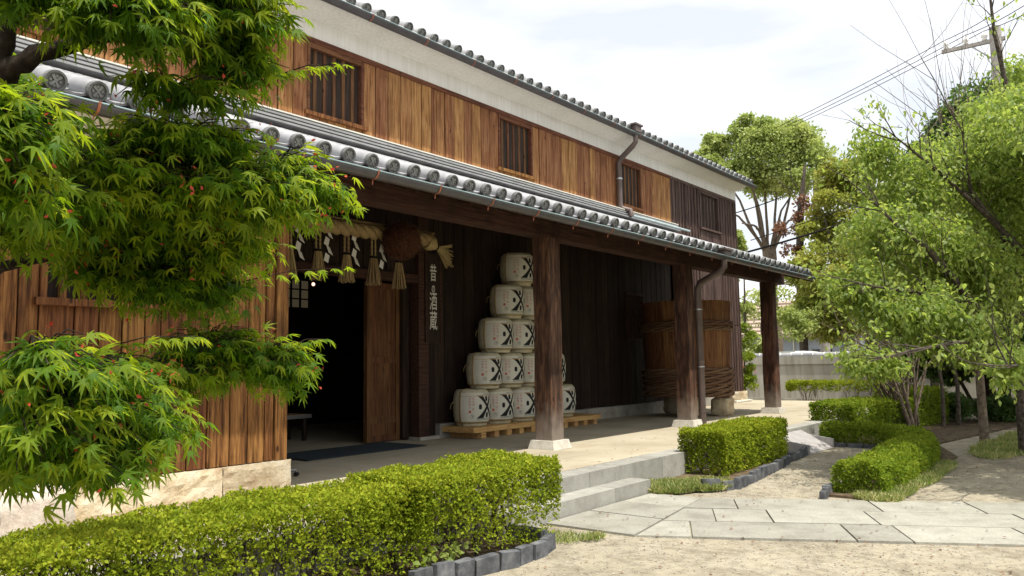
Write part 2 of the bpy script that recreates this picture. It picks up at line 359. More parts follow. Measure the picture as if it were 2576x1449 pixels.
path = empty('stone_path', (6.6, 3.73, 0)); tag(path, kind='structure')
U = Vector((.454, -.891)); V2 = Vector((.891, .454)); O = Vector((6.6, 3.73))
def slab(pts, parent, mat=S_GRAN, h=.022):
    c = [sum(p[0] for p in pts) / len(pts), sum(p[1] for p in pts) / len(pts)]; gp = .008
    q = []
    for p in pts:
        d = Vector((p[0] - c[0], p[1] - c[1])); L = d.length; d = d * max(.5, (L - gp * 1.4) / L)
        q.append((c[0] + d.x - 6.6, c[1] + d.y - 3.73))
    t = [(a * .998 + (c[0] - 6.6) * .002, b * .998 + (c[1] - 3.73) * .002) for a, b in q]
    MB().prism(q, -.03, h + random.uniform(-.003, .003), 0, t).obj('paving_slab', mat, parent)
def uv(u, v): p = O + U * u + V2 * v; return (p.x, p.y)
rows = [(0, .73, [None, .5, 1.92, 2.38, 3.42, 4.6, 5.5, 6.7, 7.9]), (.73, 1.44, [None, .76, 1.31, 2.29, 3.7, 4.7, 5.9, 6.8, 7.9]), (1.44, 2.15, [None, 1.03, 2.49, 3.48, 4.5, 5.8, 6.9, 7.9])]
for v0, v1, js in rows:
    for i in range(len(js) - 1):
        a0 = js[i] if js[i] is not None else v0 * .32 + .0; a1 = js[i] if js[i] is not None else v1 * .32
        slab([uv(a0, v0), uv(js[i + 1], v0), uv(js[i + 1], v1), uv(a1, v1)], path)
for a, b in ((6.6, 7.42), (7.42, 8.13), (8.13, 8.82)):
    sy = lambda xx: 3.745 + (xx - 6.6) * .155
    slab([(a, sy(a)), (b, sy(b)), (b, 4.76), (a, 4.76)], path)
steps = tag(empty('stone_step', (7.5, 4.77, 0)), 'low pale granite step of two blocks below the porch edge', 'step')
for a, b in ((5.95, 8.0), (8.0, 8.84)):
    p = MB(); p.box((a + .002 - 7.5, 0, 0), (b - .002 - 7.5, .278, .178)); p.obj('step_block', S_STEP, steps)

# ------------------------------------------------------------------ the brewery building
bld = tag(empty('brewery_building', (9, 9.7, .35)), 'long two storey timber brewery with grey tiled roofs and open porch', 'building')
BO = Vector((9, 9.7, .35))
def bp(mb, name, mat, parent=None):                  # world-coordinate mesh as a part of the building
    o = mb.obj(name, mat, bld if parent is None else parent)
    o.location = -BO if parent is None else (0, 0, 0)
    return o
def bl(name, me, loc, rot=(0, 0, 0), parent=None):
    return link(name, me, bld, Vector(loc) - BO, rot)
# solid cores behind the boards
core = MB(); core.box((-6, 9.74, 4.6), (24.03, 14.5, 7.6)); core.box((9.78, 9.76, .35), (24.03, 9.9, 4.6)); core.box((-6, 9.76, 3.1), (9.78, 9.9, 4.6))
core.box((4.6, 9.76, .35), (5.3, 9.9, 3.1)); core.box((23.9, 9.9, .35), (24.03, 14.5, 4.6))
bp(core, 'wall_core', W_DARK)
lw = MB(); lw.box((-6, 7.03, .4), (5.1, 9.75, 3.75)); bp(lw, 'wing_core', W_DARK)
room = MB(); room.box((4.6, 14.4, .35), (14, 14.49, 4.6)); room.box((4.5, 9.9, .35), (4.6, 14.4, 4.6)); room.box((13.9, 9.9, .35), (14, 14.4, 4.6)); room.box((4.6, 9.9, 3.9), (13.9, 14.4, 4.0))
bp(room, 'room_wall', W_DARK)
board_cache = {}
def board(xa, xb, y, z0, z1, mat, th=.022, name='board'):
    key = (round(xb - xa, 2), round(z1 - z0, 2), mat.name)
    if key not in board_cache:
        wdt, h = key[0], key[1]; wv = wdt / 2 - .0065
        m = MB(); ch = .005
        m.box((-wv, -th, 0), (wv, 0, h), 0, ch); board_cache[key] = m.mesh('board', mat)
    o = bl(name, board_cache[key], ((xa + xb) / 2, y + random.uniform(-.009, .007), z0), (0, random.uniform(-.0015, .0015), 0)); return o
def boards(xa, xb, y, z0, z1, mat, widths=(.22, .25, .26, .27, .28, .07), gap=()):
    x = xa
    while x < xb - .02:
        wd = random.choice(widths); e = min(x + wd, xb)
        if xb - e < .09: e = xb
        board(x, e, y, z0, z1, mat); x = e
WINS = [(-1.95, -.82, 'up'), (2.75, 3.88, 'up'), (7.42, 8.55, 'up'), (12.08, 13.21, 'up'), (16.82, 17.92, 'up'), (21.42, 22.75, 'dark')]
def upper_window(xa, xb, kind):
    trim = W_TRIM if kind == 'up' else W_GREY; sill = W_LEFT if kind == 'up' else W_GREY
    wz0, wz1 = 5.52, 6.60
    wdw = empty('upper_window', Vector(((xa + xb) / 2, 9.7, wz0)) - BO); wdw.parent = bld
    hw = (xb - xa) / 2
    for s in (-1, 1): MB().box((s * hw - .05 if s > 0 else -hw, -.035, -.02), (hw if s > 0 else -hw + .05, .10, 1.08)).obj('jamb', trim, wdw)
    MB().box((-hw + .052, -.03, 1.0), (hw - .052, .1, 1.08)).obj('head', trim, wdw)
    MB().box((-hw - .06, -.085, -.08), (hw + .06, .1, -.022)).obj('sill', sill, wdw)
    MB().box((-hw + .052, .115, -.02), (hw - .052, .12, 1.0)).obj('back_panel', W_GREY if kind == 'dark' else W_DARK, wdw)  # flat panel stands in for the darkness behind the bars
    bm = MB().box((-.03, -.03, -.02), (.03, .03, 1.0)).mesh('bar', W_DOOR if kind == 'up' else W_GREY)
    for k in range(5): link('bar', bm, wdw, (-hw + (2 * hw) * (k + 1) / 6, .06, 0))
for a in WINS: upper_window(*a)
# upper storey boards
xs = -6.0
for a, b, kind in WINS:
    m = W_UP if kind == 'up' else W_GREY
    if kind == 'dark':
        boards(xs, 19.55, 9.7, 5.3, 6.62, W_UP)
        boards(19.55, a, 9.7, 2.72, 6.62, W_GREY, (.19, .2, .21)); boards(a, b, 9.7, 2.72, 5.44, W_GREY, (.19, .2, .21)); boards(b, 24.05, 9.7, 2.72, 6.62, W_GREY, (.19, .2, .21))
    else:
        boards(xs, a, 9.7, 5.3, 6.62, m); boards(a, b, 9.7, 5.3, 5.44, m, (.15, .19, .24))
    xs = b
boards(19.5, 24.05, 9.69, .66, 2.70, W_GREY, (.19, .2, .21))
bat = MB().box((-.02, -.05, 0), (.02, -.024, 3.9)).mesh('batten', W_GREY); x = 19.65
bat2 = MB().box((-.02, -.06, 0), (.02, -.034, 2.0)).mesh('batten', W_GREY)
while x < 24.05:
    if not 21.4 < x < 22.8: bl('batten', bat, (x, 9.7, 2.72))
    bl('batten', bat2, (x, 9.7, .68)); x += .2
for a, b, m in ((-6, 19.55, W_TRIM), (19.552, 24.06, W_GREY)): bp(MB().box((a, 9.655, 6.60), (b, 9.74, 6.68)), 'top_rail', m)
bp(MB().box((24.02, 9.66, .66), (24.07, 14.5, 6.6)), 'gable_corner_board', W_GREY)
# plaster cornice
pr = [(9.735, 6.682), (9.68, 6.682), (9.68, 6.98)] + [(9.68 - .45 * math.sin(t) ** 1.4, 7.17 - .19 * math.cos(t)) for t in [i * math.pi / 2 / 8 for i in range(1, 9)]] + [(9.23, 7.24), (9.74, 7.36)]
bp(MB().extx(pr, -6, 24.12, 0, False), 'plaster_cornice', PLAST)
bp(MB().box((24.05, 9.7, 6.66), (24.2, 14.5, 7.5)), 'gable_plaster', PLAST)
SL_P, SL_M = .37, .42                               # porch and main roof pitch
def tile_meshes(nseg, seg, r):
    # round cover tiles of one column, running up the slope (+y local)
    m = MB(); na = 8
    for i in range(nseg):
        y0, y1 = .30 + i * seg, .30 + (i + 1) * seg; ra, rb = r * 1.0, r * .965
        v = [(rr_ * math.cos(g), yy, .02 + rr_ * math.sin(g)) for yy, rr_ in ((y0, ra), (y1 + .01, rb)) for g in [math.pi * q / na for q in range(na + 1)]]
        m.add(v, [(q, q + 1, na + 2 + q, na + 1 + q) for q in range(na)], 0, True)
        m.add(v[:na + 1], [tuple(range(na, -1, -1))])
    colm = m.mesh('tile_column', TILE)
    e = MB(); n = 20; ro, ri = r * 1.06, r * .80
    e.tube([(0, -.0, .02), (0, .31, .02)], [r, r * 1.0], n, 0, False)
    ring = lambda rad, y: [(rad * math.cos(2 * math.pi * q / n), y, .02 + rad * math.sin(2 * math.pi * q / n)) for q in range(n)]
    A, B_, C_, D_ = ring(r, .04), ring(ro, -.0), ring(ro * .97, -.02), ring(ri, -.02)
    E_ = ring(ri, .0)
    for P0, P1 in ((A, B_), (B_, C_), (C_, D_), (D_, E_)):
        e.add(P0 + P1, [(q, (q + 1) % n, n + (q + 1) % n, n + q) for q in range(n)], 1, False)
    e.add(E_, [tuple(range(n))], 1)
    for s in (-1, 1):                                  # crossed-stroke crest with four dots, in low relief
        a = s * R_(38); w0 = r * .10; L = r * .66; dx, dz = math.sin(a), math.cos(a); px, pz = dz * w0, -dx * w0
        for y in (-.011,):
            q = [(-dx * L - px * 1.5, y, .02 - dz * L - pz * 1.5), (-dx * L + px * 1.5, y, .02 - dz * L + pz * 1.5), (px, y - .003, .02 + pz), (dx * L + px * 1.5, y, .02 + dz * L + pz * 1.5), (dx * L - px * 1.5, y, .02 + dz * L - pz * 1.5), (-px, y - .003, .02 - pz)]
            q2 = [(a_, .001, c_) for a_, b_, c_ in q]
            e.add(q + q2, [(0, 1, 2, 5), (5, 2, 3, 4)] + [(i, (i + 1) % 6, 6 + (i + 1) % 6, 6 + i) for i in range(6)], 2)
    for ax, az in ((0, 1), (0, -1), (1, 0), (-1, 0)):
        c = (ax * r * .46, az * r * .46 + .02); d = r * .11
        e.add([(c[0] - d, -.009, c[1] - d), (c[0] + d, -.009, c[1] - d), (c[0] + d, -.009, c[1] + d), (c[0] - d, -.009, c[1] + d), (c[0] - d * 1.4, .001, c[1] - d * 1.4), (c[0] + d * 1.4, .001, c[1] - d * 1.4), (c[0] + d * 1.4, .001, c[1] + d * 1.4), (c[0] - d * 1.4, .001, c[1] + d * 1.4)], [(0, 1, 2, 3), (4, 5, 1, 0), (5, 6, 2, 1), (6, 7, 3, 2), (7, 4, 0, 3)], 2)
    eave = e.mesh('eave_tile', [TILE, TILE_D, TILE_E])
    p = MB(); na = 6; hw = .155 - r * .55
    for i in range(nseg + 1):
        y0, y1 = .03 + i * seg, .03 + (i + 1) * seg + .02; up = .018
        v = [(hw * math.cos(math.pi * q / na), yy, -.005 - .045 * math.sin(math.pi * q / na) + dz) for yy, dz in ((y0, up), (y1, 0)) for q in range(na + 1)]
        p.add(v, [(q, q + 1, na + 2 + q, na + 1 + q) for q in range(na)], 0, True)
        v2 = v[:na + 1] + [(a_, b_, c_ - .022) for a_, b_, c_ in v[:na + 1]]
        p.add(v2, [(q, q + 1, na + 2 + q, na + 1 + q) for q in range(na)])
    return colm, eave, p.mesh('pan_tile', TILE)
def tile_roof(xa, xb, ye, ze, nseg, seg, r, x_first, pitch_):
    SL = math.atan(pitch_)
    colm, eave, pan = tile_meshes(nseg, seg, r)
    x = x_first
    while x > xa + .31: x -= .31
    while x < xb:
        j = random.uniform(-.006, .006)
        bl('tile_column', colm, (x, ye, ze), (SL, 0, 0)); bl('eave_tile', eave, (x, ye + j, ze + j * .4), (SL, random.uniform(-.15, .15), 0))
        if x + .155 < xb: bl('pan_tile', pan, (x + .155, ye, ze), (SL, 0, 0))
        x += .31
tile_roof(-3.5, 19.9, 6.13, 3.715, 12, .287, .077, 5.53, SL_P)
tile_roof(-1.5, 24.4, 9.2, 7.24, 5, .29, .077, 7.88, SL_M)
# roof decks below the tiles
def slope_box(xa, xb, y0, z0, y1, th, mat, name, k):
    z1 = z0 + (y1 - y0) * k
    bp(MB().extx([(y0, z0), (y0, z0 - th), (y1, z1 - th), (y1, z1)], xa, xb), name, mat)
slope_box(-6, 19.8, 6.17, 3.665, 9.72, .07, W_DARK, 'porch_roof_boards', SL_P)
slope_box(-6, 24.3, 9.24, 7.20, 14.9, .06, TILE, 'main_roof_boards', SL_M)
# rafters, fascia, beam, pillars
rf = MB().extx([(0, -.075), (0, -.15), (3.4, -.15 + 3.4 * SL_P), (3.4, -.075 + 3.4 * SL_P)], -.035, .035).mesh('rafter', W_BEAM); x = 5.4
while x < 19.8: bl('rafter', rf, (x, 6.25, 3.665 + .03), (0, 0, 0)); x += .465
bp(MB().extx([(6.13, 3.645), (6.13, 3.56), (6.165, 3.56), (6.165, 3.66)], -6, 19.85), 'fascia', W_BEAM)
bp(MB().box((5.0, 6.83, 3.5), (20.0, 7.07, 3.83)), 'porch_beam', W_BEAM)
for xx in (19.82,): bp(MB().extx([(6.1, 3.70), (6.1, 3.50), (9.7, 3.50 + 3.6 * SL_P), (9.7, 3.70 + 3.6 * SL_P)], xx, xx + .04), 'verge_board', W_BEAM)
for px in (9.8, 14.46, 19.12):
    m = MB(); wv = .152; ns = 14; vv = []
    for i in range(ns + 1):
        z = .48 + (3.5 - .48) * i / ns
        for sx, sy in ((-1, -1), (-.82, -1), (.82, -1), (1, -1), (1, -.82), (1, .82), (1, 1), (-1, 1), (-1, .82), (-1, -.82)):
            kx = .97 if abs(sx) == 1 and abs(sy) == 1 else 1
            d = noise.noise(Vector((sx * 1.3 + px, sy * 1.3, z * 1.6))) * .012
            vv.append((sx * (wv * kx + d), sy * (wv * kx + d), z - .48))
    n = 10; m.add(vv, [(i * n + k, i * n + (k + 1) % n, (i + 1) * n + (k + 1) % n, (i + 1) * n + k) for i in range(ns) for k in range(n)])
    p = m.obj('pillar', W_PILF, bld, Vector((px, 6.95, .48)) - BO)
    MB().prism([(-.235, -.235), (.235, -.235), (.235, .235), (-.235, .235)], -.13, 0, 0, [(-.205, -.205), (.205, -.205), (.205, .205), (-.205, .205)]).obj('base_stone', S_BASE, p)
# flashing and ridge courses where the porch roof meets the wall
bp(MB().extx([(9.69, 5.30), (9.69, 5.37), (9.66, 5.37), (9.46, 5.305), (9.46, 5.285)], -6, 19.55), 'flashing', CREAM)
for i, (y, z) in enumerate(((9.44, 5.225), (9.41, 5.163), (9.38, 5.10))):
    x = -6.0
    while x < 19.5:
        e = min(x + 1.24, 19.5); bp(MB().box((x + .001, y, z), (e - .001, 9.68, z + .030)), 'ridge_course_tile', NOSHI); x = e
# gutters with straps
def gutter(xa, xb, y, z, r, hooks, rh):
    n = 9; pr = [(y + r * math.cos(g), z + r * math.sin(g)) for g in [math.pi + math.pi * i / n for i in range(n + 1)]]
    pin = [(y + (r - .006) * math.cos(g), z + (r - .006) * math.sin(g)) for g in [2 * math.pi - math.pi * i / n for i in range(n + 1)]]
    g = bp(MB().extx(pr + pin, xa, xb, 0, True), 'gutter', GUT)
    bp(MB().tube([(xa, y - r, z), (xb, y - r, z)], .008, 6), 'lip', GUT_EDGE, g)
    hk = MB(); pts = [(0, (r + .006) * math.cos(t), (r + .006) * math.sin(t)) for t in [math.pi * .98 + math.pi * .75 * i / 8 for i in range(9)]]
    for i in range(8):
        a, b = pts[i], pts[i + 1]; hk.add([(-.011, a[1], a[2]), (.011, a[1], a[2]), (.011, b[1], b[2]), (-.011, b[1], b[2])], [(0, 1, 2, 3)])
    hk.box((-.011, -(r + .014), -.004), (.011, -r + .02, .004)); hk.tube([(0, pts[6][1], pts[6][2]), (0, pts[6][1] + .005, pts[6][2] - rh)], .006, 5)
    me = hk.mesh('strap', COPPER)
    for hx in hooks: link('strap', me, g, (hx, y, z))
gutter(-6, 19.95, 6.10, 3.615, .078, [.83 + .94 * i for i in range(20) if 1.5 < .83 + .94 * i < 19.9], .05)
gutter(-6, 24.45, 9.16, 7.13, .082, [2.05 + 1.235 * i for i in range(19) if 2.05 + 1.235 * i < 24.4], .0)
# downpipes
dp = bp(MB().tube([(16.72, 9.14, 7.08), (16.72, 9.14, 6.92), (16.70, 9.22, 6.82), (16.68, 9.52, 6.58), (16.68, 9.60, 6.47), (16.68, 9.60, 5.42), (16.70, 9.54, 5.33), (16.76, 9.36, 5.27), (16.76, 9.34, 5.12)], [.06, .06] + [.068] * 7, 10), 'downpipe', PIPE)
bp(MB().box((16.58, 9.05, 7.15), (16.86, 9.25, 7.30)).box((16.54, 9.02, 7.302), (16.90, 9.28, 7.345)), 'hopper', PIPE, dp)
bp(MB().tube([(16.68, 9.6, 6.05), (16.68, 9.6, 6.09)], .078, 10), 'collar', METAL, dp)
bp(MB().tube([(16.76, 9.33, 5.14), (17.2, 9.25, 5.12), (19.7, 9.22, 5.11)], .03, 8), 'roof_pipe', PALEPIPE, dp)
dp2 = bp(MB().tube([(14.52, 6.1, 3.56), (14.52, 6.1, 3.42), (14.55, 6.2, 3.33), (14.68, 6.68, 3.15), (14.70, 6.75, 3.04), (14.71, 6.75, .36)], [.06, .065, .07, .07, .07, .07], 12), 'downpipe', PIPE)
bp(MB().box((14.36, 6.01, 3.63), (14.68, 6.21, 3.72)).box((14.32, 5.98, 3.722), (14.72, 6.24, 3.76)), 'hopper', PIPE, dp2)
for z in (2.62, 1.58, 1.49, .62): bp(MB().tube([(14.71, 6.75, z), (14.71, 6.75, z + .022)], .08, 12), 'collar', METAL if z in (2.62, 1.49) else PIPE, dp2)
# porch back wall
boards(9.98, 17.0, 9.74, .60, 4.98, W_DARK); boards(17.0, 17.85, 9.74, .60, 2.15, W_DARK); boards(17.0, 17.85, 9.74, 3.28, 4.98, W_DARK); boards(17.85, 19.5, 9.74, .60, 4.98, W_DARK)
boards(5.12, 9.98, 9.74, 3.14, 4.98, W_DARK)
pw = empty('porch_window', Vector((17.42, 9.7, 2.2)) - BO); pw.parent = bld
MB().box((-.46, -.06, -.06), (.46, .03, -.003)).obj('sill', W_BEAM, pw); MB().box((-.46, -.05, 1.06), (.46, .03, 1.12)).obj('head', W_BEAM, pw)
pb = MB().box((-.02, -.03, 0), (.02, .01, 1.06)).mesh('bar', W_BEAM)
for i in range(8): link('bar', pb, pw, (-.4 + .114 * i, 0, 0))
x = 10.24
while x < 19.4:
    e = min(x + random.uniform(1.1, 1.9), 19.45); bp(MB().box((x + .004, 9.6, .345), (e - .004, 9.76, .60 + random.uniform(-.01, .01))), 'plinth_stone', S_PLINTH); x = e
# doorway: posts, lintel, half open sliding door
bp(MB().box((9.76, 9.62, .36), (10.0, 9.80, 4.9)), 'door_post', W_BEAM); bp(MB().box((10.01, 9.66, .36), (10.2, 9.78, 3.5)), 'door_post', W_DARK)
bp(MB().box((9.64, 9.88, .36), (9.80, 10.06, 3.9)), 'door_post', W_DARK)
bp(MB().box((9.74, 9.58, .345), (10.22, 9.85, .40)), 'post_stone', S_PLINTH)
bp(MB().box((5.12, 9.62, 3.02), (9.75, 9.80, 3.16)), 'lintel', W_BEAM)
dr = empty('sliding_door', Vector((9.3, 10.0, .36)) - BO); dr.parent = bld
for i in range(4): MB().box((-.34 + i * .165 + .002, -.01, .02), (-.34 + (i + 1) * .165 - .002, .02, 2.64)).obj('door_plank', W_DOOR, dr)
for a, b in ((-.40, -.31), (.25, .33)): MB().box((a, -.04, 0), (b, .05, 2.66)).obj('stile', W_DOOR, dr)
for z in (.0, .30, 1.3, 2.55): MB().box((-.308, -.03, z), (.248, .0, z + .1)).obj('rail', W_DOOR, dr)
# shoji window glowing faintly at the back of the room
shw = empty('paper_window', Vector((10.75, 14.36, 2.9)) - BO); shw.parent = bld
MB().box((-.36, .0, 0), (.36, .02, .62)).obj('paper', emis('daylit_paper', (.75, .60, .35), .05), shw)
for i in range(4): MB().box((-.36 + .24 * i - .02, -.03, -.02), (-.36 + .24 * i + .02, -.002, .64)).obj('muntin', W_DARK, shw)
for z in (0, .2, .41, .62): MB().box((-.36, -.05, z - .015), (.36, -.032, z + .015)).obj('muntin', W_DARK, shw)
# left wing wall in the pillar line
boards(-6, 2.72, 7.0, .67, 3.42, W_LEFT, (.2, .24, .28, .3)); boards(2.72, 3.75, 7.0, .67, 2.14, W_LEFT, (.2, .24, .28)); boards(2.72, 3.75, 7.0, 3.0, 3.42, W_LEFT); boards(3.75, 4.98, 7.0, .67, 3.42, W_LEFT, (.2, .24, .28))
bp(MB().box((4.99, 6.965, .665), (5.13, 9.7, 3.5)), 'corner_post', W_LEFT)
bp(MB().box((-6, 6.95, 3.42), (5.0, 7.02, 3.5)), 'wing_top_rail', W_BEAM)
ww = empty('wing_window', Vector((3.23, 7.0, 2.2)) - BO); ww.parent = bld
MB().box((-.56, -.10, -.06), (.56, .03, .0)).obj('sill', W_LEFT, ww)
for s in (-.51, .46): MB().box((s, -.04, .002), (s + .05, .03, .82)).obj('jamb', W_LEFT, ww)
wb = MB().box((-.025, -.03, 0), (.025, .02, .82)).mesh('bar', W_LEFT)
for i in range(5): link('bar', wb, ww, (-.33 + .165 * i, 0, 0))
cv = [(7.02, 3.5), (6.96, 3.5)] + [(6.96 - .70 * math.sin(t), 3.66 - .15 * math.cos(t)) for t in [i * math.pi / 2 / 6 for i in range(1, 7)]] + [(6.26, 3.68), (7.02, 3.9)]
bp(MB().extx(cv, -6, 4.98), 'wing_soffit', PLAST)
# rough foundation stones of the left wing and of the far corner
def rough_block(sx, sy, sz, seed, amp=.02, n=7):
    m = MB(); nx, nz = max(3, int(sx / .07)), max(3, int(sz / .05)); v = []
    for i in range(nx + 1):
        for k in range(nz + 1):
            xx, zz = sx * i / nx, sz * k / nz
            ed = min(i, nx - i, k, nz - k) == 0
            d = (noise.fractal(Vector((xx * 7 + seed, zz * 7, seed)), 1, 2, 4) * amp + amp * .7) * (0.15 if ed else 1)
            v.append((xx + (random.uniform(-.004, .004)), -d, zz + random.uniform(-.004, .004)))
    f = [(i * (nz + 1) + k, (i + 1) * (nz + 1) + k, (i + 1) * (nz + 1) + k + 1, i * (nz + 1) + k + 1) for i in range(nx) for k in range(nz)]
    m.add(v, f)
    m.box((.004, .003, 0.004), (sx - .004, sy, sz - .004))
    return m
xs = [-6, -4.1, -2.2, -.6, .75, 2.2, 3.55, 4.38, 5.16]
for i in range(len(xs) - 1):
    o = rough_block(xs[i + 1] - xs[i] - .008, .3, .315, i * 3.7, .022).obj('foundation_stone', S_FOUND, bld); o.location = Vector((xs[i] + .004, 6.93, .349)) - BO
for xa, xb in ((23.1, 23.75), (23.75, 24.3)):
    o = rough_block(xb - xa - .01, .4, .28, xa, .02).obj('foundation_stone', S_FOUND, bld); o.location = Vector((xa, 9.62, .40)) - BO
o = rough_block(1.3, .5, .07, 9.1, .015).obj('footing_stone', S_BASE, bld); o.location = Vector((23.1, 9.5, .345)) - BO
xx = 19.5
while xx < 23.0:
    e = min(xx + 1.2, 23.08); bp(MB().box((xx + .004, 9.62, .345), (e - .004, 9.76, .66)), 'plinth_stone', S_PLINTH); xx = e
bp(MB().box((-6, 6.75, .34), (5.1, 7.0, .362)), 'footing_ledge', S_FOUND)

# ------------------------------------------------------------------ writing helper
def text_mesh(s, size, thick=0):
    cu = bpy.data.curves.new('txt', 'FONT'); cu.body = s; cu.size = size; cu.align_x = 'CENTER'; cu.align_y = 'CENTER'; cu.offset = thick; cu.resolution_u = 3
    o = bpy.data.objects.new('txt', cu); col.objects.link(o)
    dg = bpy.context.evaluated_depsgraph_get(); me = bpy.data.meshes.new_from_object(o.evaluated_get(dg))
    vs = [tuple(v.co) for v in me.vertices]; fs = [tuple(p.vertices) for p in me.polygons]
    bpy.data.objects.remove(o); bpy.data.curves.remove(cu); bpy.data.meshes.remove(me)
    return vs, fs

# ------------------------------------------------------------------ sake barrels on the plank platform
plat = tag(empty('wooden_platform', (10.3, 8.87, .35)), 'low pale plank platform on blocks under the stacked sake barrels', 'platform')
for j in range(3): MB().box((.0, j * .262, .105), (4.07, j * .262 + .258, .195 + random.uniform(-.001, .001))).obj('plank', W_PALE, plat)
blk = MB().box((0, .02, 0), (.13, .76, .102)).mesh('block', W_PALE)
for i in range(11): link('block', blk, plat, (.22 + .36 * i, 0, 0))
BR, BH = .325, .63
def bar_r(z):
    t = z / BH
    if t < .10: return .262 + .10 * t
    return .300 + .028 * math.sin(math.pi * min(1, max(0, (t - .12) / .80))) ** .7 if t < .93 else .30 - (t - .93) * .55
prof = [(0, .004), (.24, .0)] + [(bar_r(BH * i / 24), BH * i / 24) for i in range(25)] + [(.20, BH + .004), (0, BH + .006)]
body_me = MB().lathe(prof, 40).mesh('wrap', WRAP)
def wrapxy(x, z, off): r = bar_r(z) + off; th = x / BR; return (r * math.sin(th), -r * math.cos(th), z)
lab = MB(); nx, nz = 26, 8
lv = [wrapxy(-.50 + .86 * i / nx, .085 + .49 * k / nz, .003) for i in range(nx + 1) for k in range(nz + 1)]
lab.add(lv, [(i * (nz + 1) + k, (i + 1) * (nz + 1) + k, (i + 1) * (nz + 1) + k + 1, i * (nz + 1) + k + 1) for i in range(nx) for k in range(nz)], 0, True)
lab_me = lab.mesh('label', LABEL)
def strip(mb, L, Rr, cz, n=10):
    def ev(P, t):
        a, b, c, d = [Vector(p) for p in P]; return a * (1 - t) ** 3 + b * 3 * t * (1 - t) ** 2 + c * 3 * t * t * (1 - t) + d * t ** 3
    v = []
    for i in range(n + 1):
        l, r = ev(L, i / n), ev(Rr, i / n)
        for q in (0, .33, .67, 1): p = l.lerp(r, q) * 1.12; v.append(wrapxy(p.x, p.y + cz, .0055))
    mb.add(v, [(i * 4 + q, i * 4 + q + 1, (i + 1) * 4 + q + 1, (i + 1) * 4 + q) for i in range(n) for q in range(3)])
em = MB(); CZ = .335
strip(em, [(-.185, .175), (-.05, .10), (.02, -.07), (.115, -.175)], [(-.07, .175), (-.02, .07), (.08, -.05), (.175, -.175)], CZ)
strip(em, [(-.19, -.175), (-.06, -.09), (.03, .07), (.10, .175)], [(-.065, -.175), (-.02, -.06), (.075, .05), (.15, .175)], CZ)
for dx, dz in ((.0, .125), (.01, -.125), (-.125, 0), (.135, 0)):
    q = [(dx + .026 * math.copysign(abs(math.cos(a)) ** .6, math.cos(a)), dz + .04 * math.copysign(abs(math.sin(a)) ** .6, math.sin(a))) for a in [2 * math.pi * i / 14 for i in range(14)]]
    em.add([wrapxy(a * 1.12, b * 1.12 + CZ, .0055) for a, b in q] + [wrapxy(dx * 1.12, dz * 1.12 + CZ, .0055)], [(i, (i + 1) % 14, 14) for i in range(14)])
em_me = em.mesh('crossed_stroke_emblem', INK)
tx = MB()
for s, x0, z0, dz, sz in (('純米酒', -.265, .475, .05, .046), ('随一', -.265, .295, .05, .046), ('芳醇無比', -.325, .475, .05, .046)):
    for i, c in enumerate(s):
        v, f = text_mesh(c, sz * .86, .0); tx.add([wrapxy(a + x0, b + z0 - dz * i, .0055) for a, b, _ in v], f)
tx.add([wrapxy(a, b, .0055) for a, b in ((-.346, .232), (-.304, .232), (-.304, .276), (-.346, .276))], [(0, 1, 2, 3)])
red_me = tx.mesh('red_writing', RED)
gr = MB()
for s, x0, z0, sz in (('SAWANOTSURU', -.01, .122, .05), ('SINCE 1717', .03, .545, .04)):
    v, f = text_mesh(s, sz, .0008); gr.add([wrapxy(a + x0, b + z0, .0055) for a, b, _ in v], f)
for r0 in (.036,):
    n = 20; v = [wrapxy(-.29 + r * math.cos(2 * math.pi * i / n), .175 + r * math.sin(2 * math.pi * i / n), .0055) for r in (r0, r0 - .005) for i in range(n)]
    gr.add(v, [(i, (i + 1) % n, n + (i + 1) % n, n + i) for i in range(n)])
v, f = text_mesh('鶴', .04, .0005); gr.add([wrapxy(a - .29, b + .175, .0055) for a, b, _ in v], f)
grey_me = gr.mesh('grey_writing', GREYINK)
n = 30; ban = MB(); v = [wrapxy(-.50 + .86 * i / n, z, .006) for z in (.515, .523) for i in range(n + 1)]
ban.add(v, [(i, i + 1, n + 2 + i, n + 1 + i) for i in range(n)]); band_me = ban.mesh('orange_band', flat('orange_line', (.55, .33, .15), .8))
def rope_me(th):
    p = [wrapxy(th * BR, BH * i / 14, .012) for i in range(15)]
    p = [(p[0][0] * .6, p[0][1] * .6, -.002)] + p + [(p[-1][0] * .4, p[-1][1] * .4, BH + .012)]
    m = MB(); m.tube(p, .009, 6); m.tube([(a * 1.0 + .012 * math.cos(th), b + .012 * math.sin(th), c) for a, b, c in p], .008, 6)
    return m.mesh('rope', STRAW)
ropes = [rope_me(t) for t in (-1.58, 1.12, 2.6)]
tl = [wrapxy(-1.9 * BR, .40, .01)]; tl += [(tl[0][0] - .05, tl[0][1] + .02, .42), (tl[0][0] - .09, tl[0][1] + .03, .37), (tl[0][0] - .10, tl[0][1] + .03, .30)]
tail_me = MB().tube(tl, [.008, .007, .006, .004], 5).mesh('rope_end', STRAW)
hz = MB()
for zz in (.055, .075): hz.tube([((bar_r(zz) + .006) * math.cos(2 * math.pi * i / 32), (bar_r(zz) + .006) * math.sin(2 * math.pi * i / 32), zz) for i in range(33)], .007, 5)
hoop_me = hz.mesh('bottom_rope', STRAW)
ROWN = ['bottom', 'second', 'third', 'fourth', 'top']; ORD = ['leftmost', 'second from left', 'third from left', 'fourth from left', 'rightmost']
